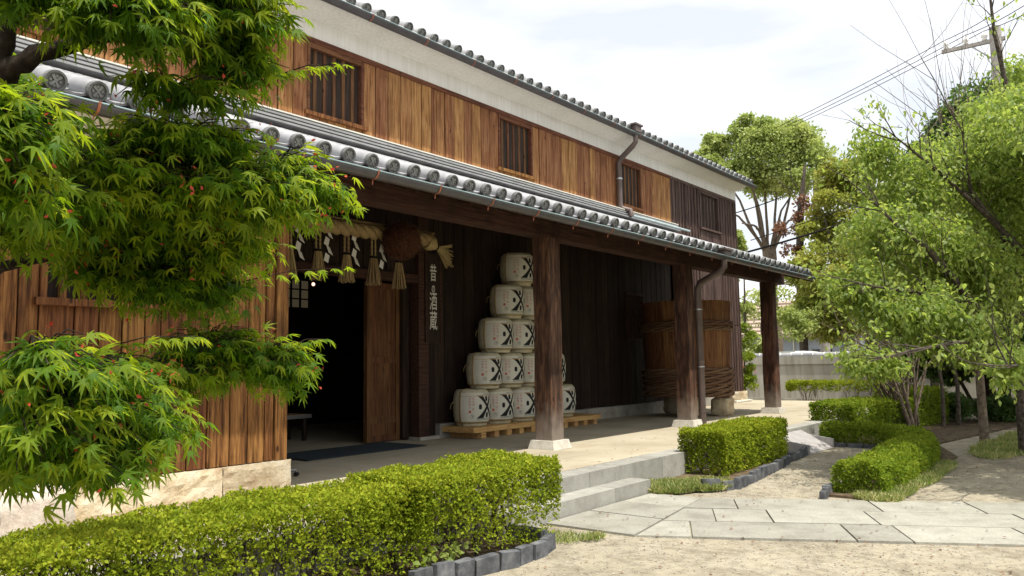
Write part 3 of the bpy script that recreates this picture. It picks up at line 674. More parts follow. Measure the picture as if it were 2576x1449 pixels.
for row in range(5):
    for i in range(5 - row):
        b = empty('sake_barrel', (10.72 + .34 * row + .68 * i + random.uniform(-.012, .012), 9.26 + random.uniform(-.012, .012), .546 + .636 * row), random.uniform(-.05, .06))
        nrow = 5 - row
        if row == 4: lb = 'single straw wrapped sake barrel on the very top of the pyramid'
        elif i == 0: lb = f'leftmost straw wrapped sake barrel in the {ROWN[row]} row of the pyramid'
        elif i == nrow - 1: lb = f'rightmost straw wrapped sake barrel in the {ROWN[row]} row of the pyramid'
        else: lb = f'straw wrapped sake barrel, {ORD[i]} in the {ROWN[row]} row of the pyramid'
        tag(b, lb, 'barrel', 'stacked sake barrels')
        link('wrap', body_me, b); link('label', lab_me, b); link('crossed_stroke_emblem', em_me, b); link('red_writing', red_me, b)['kind'] = 'stuff'; link('grey_writing', grey_me, b)['kind'] = 'stuff'; link('orange_band', band_me, b)
        for r in ropes: link('rope', r, b)
        link('bottom_rope', hoop_me, b); link('rope_end', tail_me, b)

# ------------------------------------------------------------------ old brewing vat on two stones
vat = tag(empty('brewing_vat', (17.6, 8.42, .80)), 'big old brown wooden brewing vat with twisted bamboo hoops behind the second pillar', 'vat')
NS = 40; VR0, VR1, VH = .97, 1.05, 2.2
stv = MB(); a = math.pi / NS * .975
q0 = [(VR0 * math.sin(-a), -VR0 * math.cos(a)), (VR0 * math.sin(a), -VR0 * math.cos(a)), ((VR0 - .06) * math.sin(a), -(VR0 - .06) * math.cos(a)), ((VR0 - .06) * math.sin(-a), -(VR0 - .06) * math.cos(a))]
q1 = [(p[0] * VR1 / VR0, p[1] * VR1 / VR0) for p in q0]
stave = stv.prism(q0, 0, VH, 0, q1).mesh('stave', W_VAT)
for i in range(NS): link('stave', stave, vat, (0, 0, random.uniform(-.006, .006)), (0, 0, 2 * math.pi * i / NS))
MB().lathe([(0, .1), (.92, .1)], 30).obj('vat_bottom', W_VAT, vat)
W_HOOP = wood('old_bamboo_hoop', (.075, .04, .025), (.16, .09, .054), (.25, .15, .09), .85, 1.1, gs=(20, 20, 20), knots=False)
def hoop(z, r, tw=6):
    n = 72; m = MB(); rad = VR0 + (VR1 - VR0) * z / VH + r * .6
    for s in range(3):
        m.tube([((rad + r * .55 * math.cos(tw * g + s * 2.1)) * math.cos(g), (rad + r * .55 * math.cos(tw * g + s * 2.1)) * math.sin(g), z + r * .75 * math.sin(tw * g + s * 2.1)) for g in [2 * math.pi * i / n for i in range(n + 1)]], r * .55, 5)
    m.obj('hoop', W_HOOP, vat)
for z in (.07, .19, .32, .45, .58): hoop(z, .062, 4)
for z in (1.56, 1.68): hoop(z, .05, 6)
def boulder(name, loc, s, seed, mat, label, cat='stone', group=None, box=.7):
    m = MB(); n = 12; v = []; 
    for i in range(n + 1):
        ph = math.pi * i / n
        for k in range(2 * n):
            th = math.pi * k / n; d = Vector((math.sin(ph) * math.cos(th), math.sin(ph) * math.sin(th), math.cos(ph)))
            mx = max(abs(d.x), abs(d.y), abs(d.z)); d = d * (1 - box) + d / mx * box * .82
            nn = 1 + .16 * noise.fractal(d * 2.2 + Vector((seed, 0, 0)), 1, 2, 4)
            v.append((d.x * nn * s[0], d.y * nn * s[1], d.z * nn * s[2] + s[2] * .78))
    w_ = 2 * n; m.add(v, [(i * w_ + k, i * w_ + (k + 1) % w_, (i + 1) * w_ + (k + 1) % w_, (i + 1) * w_ + k) for i in range(n) for k in range(w_)], 0, True)
    return tag(m.obj(name, mat, None, loc), label, cat, group)
boulder('support_stone', (16.95, 8.1, .34), (.27, .25, .27), 2.2, S_FOUND, 'square rough stone under the left side of the vat', 'stone', 'stones carrying the vat')
boulder('support_stone', (17.72, 7.62, .34), (.27, .25, .27), 5.1, S_FOUND, 'square rough stone under the right side of the vat beyond the downpipe', 'stone', 'stones carrying the vat')
boulder('support_stone', (18.0, 9.0, .34), (.27, .25, .27), 7.1, S_FOUND, 'square rough stone under the back of the vat by the wall', 'stone', 'stones carrying the vat')
boulder('granite_boulder', (2.42, 6.42, .33), (.36, .34, .27), 3.3, S_BOULD, 'squared pinkish granite boulder beside the left wing wall above the hedge', 'boulder')
boulder('granite_boulder', (1.98, 6.25, .33), (.22, .34, .25), 8.3, S_BOULD, 'pale boulder cut off by the left picture edge', 'boulder')

# ------------------------------------------------------------------ straw rope with tassels, cedar ball, name board
shi = tag(empty('straw_rope_garland', (7.7, 8.7, 3.58)), 'thick twisted straw rope with tassels and paper streamers over the doorway', 'rope garland')
def rz(x): return 3.56 + .03 * ((x - 6.9) / 2) ** 2
def twist(pts, r, name, tw=9.0):
    m = MB()
    for s in range(3):
        out = []
        for i, p in enumerate(pts):
            g = tw * i / 6 + s * 2.094; out.append((p[0], p[1] + r * .5 * math.cos(g), p[2] + r * .5 * math.sin(g)))
        m.tube(out, [r * .62] * len(out), 7)
    return m.obj(name, STRAW, shi)
L = Vector((7.7, 8.7, 3.58)); n = 66
twist([(5.2 + 3.9 * i / n - L.x, 0, rz(5.2 + 3.9 * i / n) - L.z) for i in range(n + 1)], .105, 'rope', 4.2)
MB().tube([(-2.5, .02, .10), (1.5, .02, .13)], .02, 8).obj('bamboo_rod', STRAW, shi)
kn = MB(); kn.tube([(1.30, -.0, -.02), (1.40, .0, -.04), (1.52, .0, -.09)], [.115, .13, .05], 10); kn.obj('rope_knot', STRAW, shi)
br = MB()
for i in range(60):
    a, b = random.uniform(-.13, .13), random.uniform(-1, 1); br.tube([(1.52, 0, -.09), (1.82 + a * .3 + random.uniform(-.03, .03), a, -.20 + b * .20 - .02)], [.012, .006], 4, cap=False)
br.obj('rope_brush', STRAW, shi); MB().tube([(1.50, 0, -.08), (1.54, 0, -.10)], .055, 10).obj('binding', CORD, shi)
for tx_, z_ in ((6.40, 0), (6.88, 0), (7.38, 0), (7.89, 0), (8.40, -.02)):
    for s in (-.035, .035):
        m = MB()
        for q in range(2): m.tube([(tx_ - L.x + s + .008 * math.cos(i * 1.3 + q * 3.14), .008 * math.sin(i * 1.3 + q * 3.14), -.06 - .30 * i / 12) for i in range(13)], .0105, 5)
        o = m.obj('tassel_cord', STRAW, shi)
    t = MB()
    for i in range(70):
        a = random.uniform(0, 6.28); r0 = .035 * math.sqrt(random.random()); r1 = r0 * 3.4
        t.tube([(tx_ - L.x + r0 * math.cos(a) * 1.4, r0 * math.sin(a), -.38 + z_), (tx_ - L.x + r1 * math.cos(a), r1 * math.sin(a), -.78 + z_ + random.uniform(-.02, .02))], [.009, .0065], 4, cap=False)
    t.obj('tassel', STRAW, shi); MB().tube([(tx_ - L.x, 0, -.37 + z_), (tx_ - L.x, 0, -.40 + z_)], .058, 10).obj('binding', CORD, shi)
for sx, s1 in ((6.58, 1), (7.04, -1), (7.55, 1), (8.06, -1)):
    m = MB(); x0 = sx - L.x; z = -.06; 
    for i in range(4):
        d = .05 * (1 if i % 2 else -1) * s1; hw = .05
        c = [(x0 + d * .2 - hw, -.02, z), (x0 + d * .2 + hw, .02, z - .03), (x0 + d + hw, .0, z - .14), (x0 + d - hw, -.03, z - .11)]
        m.add(c + [(a, b + .003, e) for a, b, e in c], [(0, 1, 2, 3), (7, 6, 5, 4), (0, 4, 5, 1), (1, 5, 6, 2), (2, 6, 7, 3), (3, 7, 4, 0)]); z -= .115
        x0 += d * .35
    m.obj('paper_streamer', PAPER, shi)
ball = MB(); n = 30; v = []
for i in range(n + 1):
    ph = math.pi * i / n
    for k in range(2 * n):
        th = math.pi * k / n; d = Vector((math.sin(ph) * math.cos(th), math.sin(ph) * math.sin(th), math.cos(ph))); v.append(d * (.275 + .018 * noise.noise(d * 28)))
ball.add(v, [(i * 2 * n + k, i * 2 * n + (k + 1) % (2 * n), (i + 1) * 2 * n + (k + 1) % (2 * n), (i + 1) * 2 * n + k) for i in range(n) for k in range(2 * n)])
cb = tag(empty('cedar_ball', (8.19, 8.42, 3.45)), 'round brown cedar ball hanging under the porch roof before the straw rope', 'cedar ball')
ball.obj('needle_ball', CEDARB, cb)
P0 = unit(2600); instp = P0 * .275
link('needles', instance_mesh('needles', BL_V, BL_F, instp, frames(P0 * .8 + unit(2600) * .5, unit(2600), RNG.uniform(.03, .05, 2600)), leafm('brown_needle', [(0, (.05, .02, .01)), (1, (.13, .055, .028))], [(0, (.05, .02, .01)), (1, (.1, .05, .02))], .1), RNG.random(2600)), cb)
MB().tube([(0, 0, .25), (0, 0, .75)], .008, 6).obj('hanging_cord', CORD, cb)
sg = tag(empty('name_board', (10.1, 9.60, 2.0)), 'tall narrow dark name board with white brushed characters beside the doorway', 'sign')
MB().box((-.20, 0, 0), (.20, .035, 1.56)).obj('board_panel', W_DARK, sg)
for s in (-.2, .165): MB().box((s, -.012, 0), (s + .035, -.001, 1.56)).obj('board_edge', W_BEAM, sg)
for c, z, s in (('昔', 1.20, .29), ('の', .93, .15), ('酒', .70, .31), ('蔵', .36, .31)):
    v, f = text_mesh(c, s, .003); m = MB(); m.add([(a * .62, -.004, b * 1.1 + z) for a, b, _ in v], f); m.obj('character', PAPER, sg)
dm = tag(empty('doormat', (8.0, 9.4, .351)), 'charcoal ribbed doormat lying before the dark doorway', 'doormat')
MB().prism([(-1.15, -.55), (1.15, -.55), (1.15, .45), (-1.15, .45)], 0, .014).obj('mat_body', MATM, dm)
rb = MB().box((-1.13, 0, .0135), (1.13, .012, .018)).mesh('rib', MATM)
for i in range(38): link('rib', rb, dm, (0, -.54 + .0255 * i, 0))
bn = tag(empty('indoor_bench', (7.95, 11.6, .35)), 'low brown bench with steel edge standing inside the dark doorway', 'bench')
MB().box((-.9, -.25, .41), (.88, .3, .45)).obj('seat', W_PALE, bn); MB().box((-.9, -.28, .385), (.9, -.252, .448)).obj('edge_strip', METAL, bn)
lg = MB().box((-.03, -.03, 0), (.03, .03, .41)).mesh('leg', W_DARK)
for a in (-.8, .8):
    for b in (-.2, .24): link('leg', lg, bn, (a, b, 0))
st = tag(empty('caster_stand', (5.75, 7.85, .35)), 'grey steel foot of a wheeled stand poking out past the wing corner', 'stand')
MB().tube([(-.35, .25, .075), (.08, -.12, .075)], .02, 8).obj('foot_bar', METAL, st)
MB().tube([(.08, -.12, .07), (.08, -.12, .035)], .012, 8).obj('stem', METAL, st); MB().tube([(.06, -.13, .027), (.10, -.11, .027)], .027, 12).obj('caster_wheel', RUBBER, st)
MB().tube([(-.35, .25, .075), (-.35, .25, 1.1)], .018, 8).obj('upright', METAL, st)
lp = tag(empty('indicator_lamp', (7.63, 9.75, 2.86)), 'tiny glowing lamp point in the dark doorway under the tassels', 'lamp')
MB().lathe([(0, .03), (.02, .02), (.026, 0), (.02, -.02), (0, -.03)], 10).obj('bulb', emis('lamp_glow', (1, .6, .45), 1.6), lp); MB().tube([(0, 0, .025), (0, 0, .27)], .004, 5).obj('wire', CORD, lp)

# ------------------------------------------------------------------ ramp and bed edgings
rp = tag(empty('access_ramp', (14.6, 4.46, 0)), 'short grey access ramp with low side walls up to the porch', 'ramp')
MB().extx([(0, .006), (.0, 0), (.58, 0), (.58, .30)], -.66, .66).obj('ramp_plate', RAMPM, rp)
for s in (-.72, .663): MB().extx([(0, 0), (.585, 0), (.585, .24), (.06, .165), (0, .155)], s, s + .055).obj('side_wall', RAMPM, rp)
def edging(name, pts, label, h=.14, w=.24, gap=.02):
    e = tag(empty(name, (*pts[0], 0)), label, 'edging')
    P = [Vector(p) for p in pts]; i = 0; pos = P[0].copy(); 
    seg = 0; t = 0
    L = [(P[k + 1] - P[k]).length for k in range(len(P) - 1)]; tot = sum(L); d = 0
    def at(s):
        for k in range(len(L)):
            if s <= L[k] or k == len(L) - 1: return P[k].lerp(P[k + 1], s / L[k]), (P[k + 1] - P[k]).normalized()
            s -= L[k]
    while d < tot:
        ww = w * random.uniform(.8, 1.15); p, t = at(min(d + ww / 2, tot)); hh = h * random.uniform(.82, 1.15)
        m = MB(); a = ww / 2 - .006
        q = [(-a, -.035), (-a + .02, -.045 - random.uniform(0, .012)), (a - .02, -.045 - random.uniform(0, .012)), (a, -.035), (a, .03), (-a, .03)]
        m.prism(q, -.06, hh, 0, [(x_ * .97, y_ * .9) for x_, y_ in q])
        m.obj('edging_tile', S_EDGE, e, (p.x - P[0].x, p.y - P[0].y, 0), (random.uniform(-.1, .1), random.uniform(-.06, .06), math.atan2(t.y, t.x) + random.uniform(-.12, .12)))
        d += ww + gap * random.random()
    return e
edging('bed_edging', [(5.82, 4.6), (5.80, 4.12), (5.55, 4.02), (5.1, 4.0), (4.7, 4.08), (4.0, 4.12), (2.5, 4.12), (.8, 4.12)], 'row of upright charcoal tiles edging the bed of the front hedge', .14)
edging('bed_edging', [(9.35, 4.35), (9.56, 4.14), (9.78, 4.06), (10.16, 4.09), (10.56, 4.13), (11.25, 4.21), (12.04, 4.3), (12.73, 4.42), (13.23, 4.45), (13.75, 4.5)], 'row of upright charcoal tiles edging the bed of the hedge before the second pillar', .13, .22)
edging('bed_edging', [(9.55, 2.95), (9.9, 3.0), (10.4, 2.98)], 'few small charcoal tiles at the near end of the right hedge', .10, .16)
edging('bed_edging', [(15.42, 4.5), (15.40, 3.9), (15.3, 3.3)], 'low charcoal tiles under the curved hedge beside the ramp', .07, .25)
def bed(pts, z=.03):
    return MB().prism([(a, b) for a, b in pts], -.02, z)
tag(bed([(.5, 4.16), (4.0, 4.16), (4.7, 4.12), (5.1, 4.04), (5.5, 4.06), (5.77, 4.16), (5.8, 5.04), (.5, 5.04)], .05).obj('planting_bed', SOIL), kind='structure')
tag(bed([(9.4, 4.4), (9.8, 4.1), (10.5, 4.17), (12, 4.34), (13.2, 4.5), (13.8, 4.55), (13.8, 5.04), (9.4, 5.04)], .05).obj('planting_bed', SOIL), kind='structure')
tag(bed([(9.75, 2.4), (12, 2.35), (14.6, 2.35), (16.6, 3.0), (23, 2.0), (24, 5.04), (15.5, 5.04), (15.45, 3.4), (14, 3.0), (9.75, 2.95)], .03).obj('planting_bed', SOIL), kind='structure')

# ------------------------------------------------------------------ hedges
def path_sampler(pts):
    P = np.array(pts, float); d = np.diff(P, axis=0); L = np.hypot(d[:, 0], d[:, 1]); cum = np.concatenate([[0], np.cumsum(L)])
    def f(s):
        k = np.clip(np.searchsorted(cum, s, 'right') - 1, 0, len(L) - 1); t = ((s - cum[k]) / L[k])[:, None]
        p = P[k] * (1 - t) + P[k + 1] * t; T = d[k] / L[k][:, None]; return p, T
    return f, cum[-1]
def hedge(name, pts, hw, h, n, size, mat, label, zlow=.12, side=.6, nstem=20, rough=.03, round_=.10, group='clipped hedges', top_only=0., base=0.0, stem_mat=BARK, cat='hedge', skew=1.0):
    root = tag(empty(name, (*pts[0], base)), label, cat, group)
    f, tot = path_sampler(pts)
    s = RNG.uniform(-hw * .0, tot, n); per_top = 2 * hw; per_side = (h - zlow) * side; u = RNG.uniform(0, per_top + 2 * per_side, n)
    a = np.zeros(n); z = np.zeros(n); nrm = np.zeros((n, 3))
    p, T = f(s); N2 = np.stack([-T[:, 1], T[:, 0]], 1)
    top = u < per_top
    a[top] = u[top] - hw; z[top] = h
    rest = ~top; sg = np.where(u[rest] < per_top + per_side, -1.0, 1.0)
    fr = ((u[rest] - per_top) % per_side) / per_side; a[rest] = sg * hw; z[rest] = zlow + (h - zlow) * (1 - (1 - fr ** (1 / skew)))
    nrm[:, 2] = np.where(top, 1, .25); nrm[:, :2] = N2 * np.where(top, 0, np.sign(a))[:, None]
    # ends
    ne = int(n * (2 * hw) / (tot + 2 * hw) * .9); e = RNG.choice(n, ne, replace=False); en = RNG.random(ne) < .5
    s2 = np.where(en, 0, tot); p2, T2 = f(s2 * .999999 + 0); p[e] = p2; T[e] = T2; N2[e] = np.stack([-T2[:, 1], T2[:, 0]], 1)
    a[e] = RNG.uniform(-hw, hw, ne); z[e] = zlow + (h - zlow) * RNG.random(ne) ** .8; sgn = np.where(en, -1., 1.); nrm[e, :2] = T2 * sgn[:, None]; nrm[e, 2] = .25
    # rounding of the upper edges, uneven surface
    da = np.maximum(0, np.abs(a) - (hw - round_)); dz = np.maximum(0, z - (h - round_)); over = np.hypot(da, dz); k = np.where(over > round_, round_ / np.maximum(over, 1e-6), 1)
    a = np.sign(a) * np.where(over > round_, np.abs(a) - da * (1 - k), np.abs(a)); z = np.where(over > round_, z - dz * (1 - k), z)
    P = np.zeros((n, 3)); P[:, :2] = p + N2 * a[:, None]; P[:, 2] = z
    fq = np.array([noise.noise(Vector((q[0] * 2.3, q[1] * 2.3, q[2] * 2.3))) + .6 * noise.noise(Vector((q[0] * 7, q[1] * 7, q[2] * 7))) for q in P[::8]])
    fq = np.repeat(fq, 8)[:n] if len(np.repeat(fq, 8)) >= n else np.pad(np.repeat(fq, 8), (0, n - len(np.repeat(fq, 8))))
    P = P[:len(P)]; fine = np.sin(P[:, 0] * 9 + np.sin(P[:, 1] * 7)) * np.sin(P[:, 1] * 11 + P[:, 2] * 9)
    big = np.sin(P[:, 0] * 2.1 + 1.3) * np.sin(P[:, 1] * 2.9) + .5 * np.sin(P[:, 0] * 5.3 + P[:, 2] * 4)
    P += nrm * (rough * (fine * .6 + big * .5) - RNG.exponential(.045, n))[:, None]
    # thin patches on the sides: fewer leaves low down
    lim = h * (.72 if top_only > 1 else .55); low = np.clip((lim - P[:, 2]) / (lim * .8), 0, 1); patch = np.sin(P[:, 0] * 4.1 + 2 * np.sin(P[:, 2] * 5)) * .5 + .5
    keep = RNG.random(n) > low * top_only * (.55 + .75 * patch)
    P, nrm = P[keep], nrm[keep]; n = len(P)
    # tufts of leaves
    nt = n // 4; idx = RNG.integers(0, n, nt); TP = np.repeat(P[idx], 4, 0) + RNG.normal(size=(nt * 4, 3)) * size * .42; TN = np.repeat(nrm[idx], 4, 0)
    Y = TN * .6 + unit(nt * 4) * .9 + np.array([0, 0, .25]); Nn = TN * .5 + unit(nt * 4) * .8 + np.array([0, 0, .5])
    ton = .16 * np.sin(P[idx, 0] * 3.1 + 2 * np.sin(P[idx, 1] * 2.7)) * np.sin(P[idx, 1] * 4.3 + P[idx, 2] * 6)
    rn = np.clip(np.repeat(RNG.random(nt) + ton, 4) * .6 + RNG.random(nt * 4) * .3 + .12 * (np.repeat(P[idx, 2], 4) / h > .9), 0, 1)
    TP[:, 2] = np.maximum(TP[:, 2], .03)
    me = instance_mesh('foliage', DIA_V, DIA_F, TP - np.array([*pts[0], 0]), frames(Y, Nn, RNG.uniform(.75, 1.25, nt * 4) * size), mat, rn)
    link('foliage', me, root)
    m = MB()
    for i in range(nstem):
        s0 = np.array([RNG.uniform(.1, tot - .1)]); q, t_ = f(s0); q = Vector((q[0][0] - pts[0][0] + random.uniform(-hw, hw) * .5, q[0][1] - pts[0][1] + random.uniform(-hw, hw) * .5, 0))
        for b in range(3):
            d = Vector((random.uniform(-.35, .35), random.uniform(-.35, .35), 1)); k1 = q + Vector((d.x * h * .3, d.y * h * .3, h * .4)); k2 = k1 + Vector((random.uniform(-.18, .18), random.uniform(-.18, .18), h * .33)); 
            m.tube([q, k1, k2], [.011, .008, .004], 5, cap=False)
            for c in range(3): m.tube([k1.lerp(k2, .3 * c), k1.lerp(k2, .3 * c) + Vector((random.uniform(-.17, .17), random.uniform(-.17, .17), h * .3))], [.005, .0025], 4, cap=False)
    m.obj('stems', stem_mat, root)['kind'] = 'stuff'
    return root
hedge('hedge', [(.9, 4.62), (3.2, 4.62), (4.4, 4.62)], .40, .72, 76000, .026, L_HEDGE, 'long yellow green clipped hedge in front of the left wing, shaded near end', .14, .8, 40, .035, .1, top_only=1.15)
hedge('hedge', [(4.25, 4.60), (5.1, 4.57), (5.98, 4.56)], .44, .765, 56000, .026, L_HEDGE, 'bright yellow green clipped hedge block ending beside the stone step', .08, .95, 18, .035, .1, top_only=1.01)
hedge('hedge', [(10.35, 4.78), (12.95, 4.83)], .33, .66, 42000, .032, L_HEDGE, 'box shaped yellow green hedge before the second pillar', .06, 1.0, 16, .03, .06, top_only=.45)
hedge('hedge', [(9.95, 2.66), (11, 2.62), (12.5, 2.66), (13.9, 2.78), (14.9, 3.05), (15.5, 3.5), (15.85, 4.1), (15.95, 4.75)], .30, .42, 52000, .034, L_HEDGE_G, 'low rounded green hedge curving from the path round to the ramp', .02, .9, 12, .04, .24, top_only=.1)
hedge('hedge', [(16.9, 4.95), (18.2, 4.75), (19.6, 4.35)], .45, .72, 22000, .045, L_HEDGE_G, 'clipped hedge behind the ramp beside the third pillar', .05, 1.0, 8, .03, .12, top_only=.3)
hedge('hedge', [(20.2, 4.5), (21.8, 4.1)], .5, .9, 12000, .05, L_HEDGE_G, 'shaded hedge block behind the bare multi stemmed shrub', .05, 1.0, 6, .03, .12, top_only=.2)
hedge('hedge', [(28.2, 9.6), (28.3, 8.0), (28.4, 6.6)], .45, .85, 10000, .06, L_HEDGE, 'thin flat topped hedge along the grey boundary wall', .55, .5, 9, .02, .08, top_only=0, stem_mat=TWIG)
# weeds, litter and grass at the foot of the hedges
def grass(name, poly_f, n, size, label, mat=L_GRASS):
    P = poly_f(n); n = len(P); Y = unit(n) * .7 + np.array([0, 0, .8]); 
    me = instance_mesh('grass', BL_V * np.array([1.6, 1, 1]), BL_F, P, frames(Y, unit(n), RNG.uniform(.6, 1.3, n) * size), mat, np.clip(RNG.random(n) * .8 + .2 * (np.sin(P[:, 0] * 6) > 0.3), 0, 1))
    return tag(link(name, me), label, 'grass', None, 'stuff')
def blobs(cs):
    def f(n):
        out = []
        for cx, cy, rx, ry, fr in cs:
            k = int(n * fr); r = np.sqrt(RNG.random(k)); t = RNG.random(k) * 6.283; out.append(np.stack([cx + rx * r * np.cos(t), cy + ry * r * np.sin(t), np.full(k, .02)], 1))
        return np.concatenate(out)
    return f
grass('grass_patch', blobs([(9.2, 4.72, .42, .36, .5), (9.6, 4.42, .42, .32, .5)]), 9000, .10, 'straw and green grass tuft between the step and the hedge')
grass('grass_patch', blobs([(6.1, 4.25, .22, .25, .6), (6.3, 4.0, .14, .1, .4)]), 1000, .05, 'thin grass at the end of the front hedge beside the path')
grass('grass_patch', blobs([(10.4, 2.3, .7, .14, .3), (11.6, 2.27, .8, .16, .3), (12.8, 2.3, .8, .16, .25), (9.8, 2.4, .2, .25, .15)]), 9000, .08, 'strip of dry yellow grass along the foot of the right hedge')
grass('grass_patch', blobs([(16.3, 1.9, 1.8, .45, .35), (18.5, 1.6, 2.0, .6, .35), (21, 1.4, 2, .6, .3)]), 9000, .09, 'shaded grass strip under the trees at right')

# loose grit and fallen leaves on the yard
def yard(n, x0, x1, y0, y1, z=.004):
    P = np.stack([RNG.uniform(x0, x1, n), RNG.uniform(y0, y1, n), np.full(n, z)], 1); return P
PEB_V = np.array([(1, 0, 0), (.3, .8, 0), (-.8, .5, 0), (-.7, -.6, 0), (.4, -.9, 0), (.1, 0, .6)]); PEB_F = [(0, 1, 5), (1, 2, 5), (2, 3, 5), (3, 4, 5), (4, 0, 5)]
GRIT = leafm('grit_stone', [(0, (.14, .12, .095)), (.6, (.33, .30, .24)), (1, (.5, .47, .40))], [(0, (.1, .1, .1)), (1, (.1, .1, .1))], .0, .9, .1)
P = np.concatenate([yard(9000, 3.5, 9.5, -.5, 4.0), yard(7000, 8.8, 15.5, 2.3, 4.2), yard(5000, 9, 17, -.5, 2.4)]); P = P + RNG.normal(size=P.shape) * np.array([.05, .05, 0]); n = len(P); a = RNG.random(n) * 6.283
M3 = frames(np.stack([np.cos(a), np.sin(a), np.zeros(n)], 1), np.tile([0, 0, 1.], (n, 1)), RNG.uniform(.003, .009, n))
tag(link('loose_grit', instance_mesh('loose_grit', PEB_V, PEB_F, P, M3, GRIT, RNG.random(n))), 'small loose stones scattered over the sandy yard', 'grit', None, 'stuff')
P = np.concatenate([yard(160, 3.5, 9.5, 0, 4.0, .012), yard(260, 9, 16, 2.2, 4.4, .012), yard(500, 11, 20, .2, 2.4, .012), yard(120, 6.6, 9.5, .8, 4.7, .034), yard(60, 6, 14, 5.1, 6.6, .358)]); n = len(P)
tag(link('fallen_leaves', instance_mesh('fallen_leaves', DIA_V, DIA_F, P, frames(unit(n) * np.array([1, 1, .15]), np.tile([0, 0, 1.], (n, 1)) + unit(n) * .3, RNG.uniform(.02, .045, n)), L_DRY, RNG.random(n))), 'dry fallen leaves scattered over the yard and path', 'leaves', None, 'stuff')
def leafy(P, n_each, size, hang=.4, spread=.12, out=None):
    """sprays of leaves around the points P"""
    n = len(P) * n_each; base = np.repeat(P, n_each, 0) + RNG.normal(size=(n, 3)) * spread
    Y = unit(n) * .9 + np.array([0, 0, -hang]); 
    if out is not None: Y += np.repeat(out, n_each, 0) * .6
    N = unit(n) * .7 + np.array([0, 0, .8]); return base, frames(Y, N, RNG.uniform(.7, 1.25, n) * size)
# weeds in the front bed
wd = tag(empty('broadleaf_weed', (4.55, 4.22, .05)), 'small bright green broadleaf seedling under the front hedge', 'plant')
B, Mx = leafy(RNG.normal(size=(26, 3)) * np.array([.16, .05, .05]) + np.array([0, 0, .14]), 4, .06, -.2, .03)
link('leaves', instance_mesh('leaves', ELL_V * np.array([1.3, 1, 1]), ELL_F, B, Mx, L_CHERRY, RNG.random(len(B)) * .5 + .5), wd)
m = MB()
for i in range(8): m.tube([(0, 0, 0), (random.uniform(-.2, .2), random.uniform(-.05, .05), random.uniform(.1, .2))], [.004, .002], 4)
m.obj('stems', TWIG, wd)['kind'] = 'stuff'

# ------------------------------------------------------------------ trees
def branch(m, p, d, ln, r, lev, tips, bend=.25, k=3, up=.1, nseg=4):
    pts = [p]; rad = [r]
    for i in range(nseg):
        d = (d + Vector((random.uniform(-bend, bend), random.uniform(-bend, bend), random.uniform(-bend, bend) + up))).normalized()
        p = p + d * ln / nseg; pts.append(p); rad.append(r * (1 - .55 * (i + 1) / nseg))
        if lev > 0 and i >= 1:
            for q in range(k - 1 if i < nseg - 1 else k):
                e = (d + Vector((random.uniform(-.9, .9), random.uniform(-.9, .9), random.uniform(-.3, .7)))).normalized()
                branch(m, p, e, ln * random.uniform(.5, .7), rad[-1] * .65, lev - 1, tips, bend, k, up, 3)
    m.tube(pts, rad, 7 if r > .04 else 4, cap=False)
    if lev == 0: tips += pts[1:]
def crown_mesh(ells, per, leaf, mat, proto=(DIA_V, DIA_F), sub=9, subr=.42, origin=(0, 0, 0), hang=.2, var=0):
    allP, allM, allR = [], [], []
    for c, rx, rz_ in ells:
        ns = max(3, int(sub * (.6 + rx / 2))); C, d = ell_points(c, rx * .8, rx * .8, rz_ * .8, ns, .55)
        tone = RNG.random(ns)
        for j in range(ns):
            n = int(per * RNG.uniform(.6, 1.3)); dd = unit(n); dd[:, 2] = np.abs(dd[:, 2]) * np.where(RNG.random(n) < .75, 1, -1)
            rr_ = subr * rx * RNG.uniform(.7, 1.25); P = C[j] + dd * rr_ * np.array([1, 1, .75]) * (RNG.random(n) ** .45 * np.where(RNG.random(n) < .12, RNG.uniform(1, 1.5, n), 1))[:, None]
            Y = dd * .8 + unit(n) * .8 - np.array([0, 0, hang]); N = dd * .5 + unit(n) * .7 + np.array([0, 0, .5])
            allP.append(P); allM.append(frames(Y, N, RNG.uniform(.65, 1.3, n) * leaf)); allR.append(np.clip(tone[j] * .5 + RNG.random(n) * .5, 0, 1))
    P = np.concatenate(allP); 
    return instance_mesh('crown', proto[0], proto[1], P - np.array(origin), np.concatenate(allM), mat, np.concatenate(allR))
def tree(name, base, limbs, ells, per, leaf, mat, bark, label, cat='tree', group='garden and street trees', **kw):
    t = tag(empty(name, base), label, cat, group); B_ = Vector(base); m = MB()
    for pts, r0, r1 in limbs:
        P = [Vector(p) for p in pts]; sm = []
        for i in range(len(P) - 1):
            for q in range(3): sm.append(P[i].lerp(P[i + 1], q / 3) + Vector((random.uniform(-1, 1), random.uniform(-1, 1), 0)) * r0 * .35 - B_)
        sm.append(P[-1] - B_); k = len(sm) - 1
        m.tube(sm, [r0 + (r1 - r0) * i / k for i in range(k + 1)], 9)
    m.obj('trunk', bark, t)
    if ells: link('crown', crown_mesh(ells, per, leaf, mat, origin=base, **kw), t)
    return t
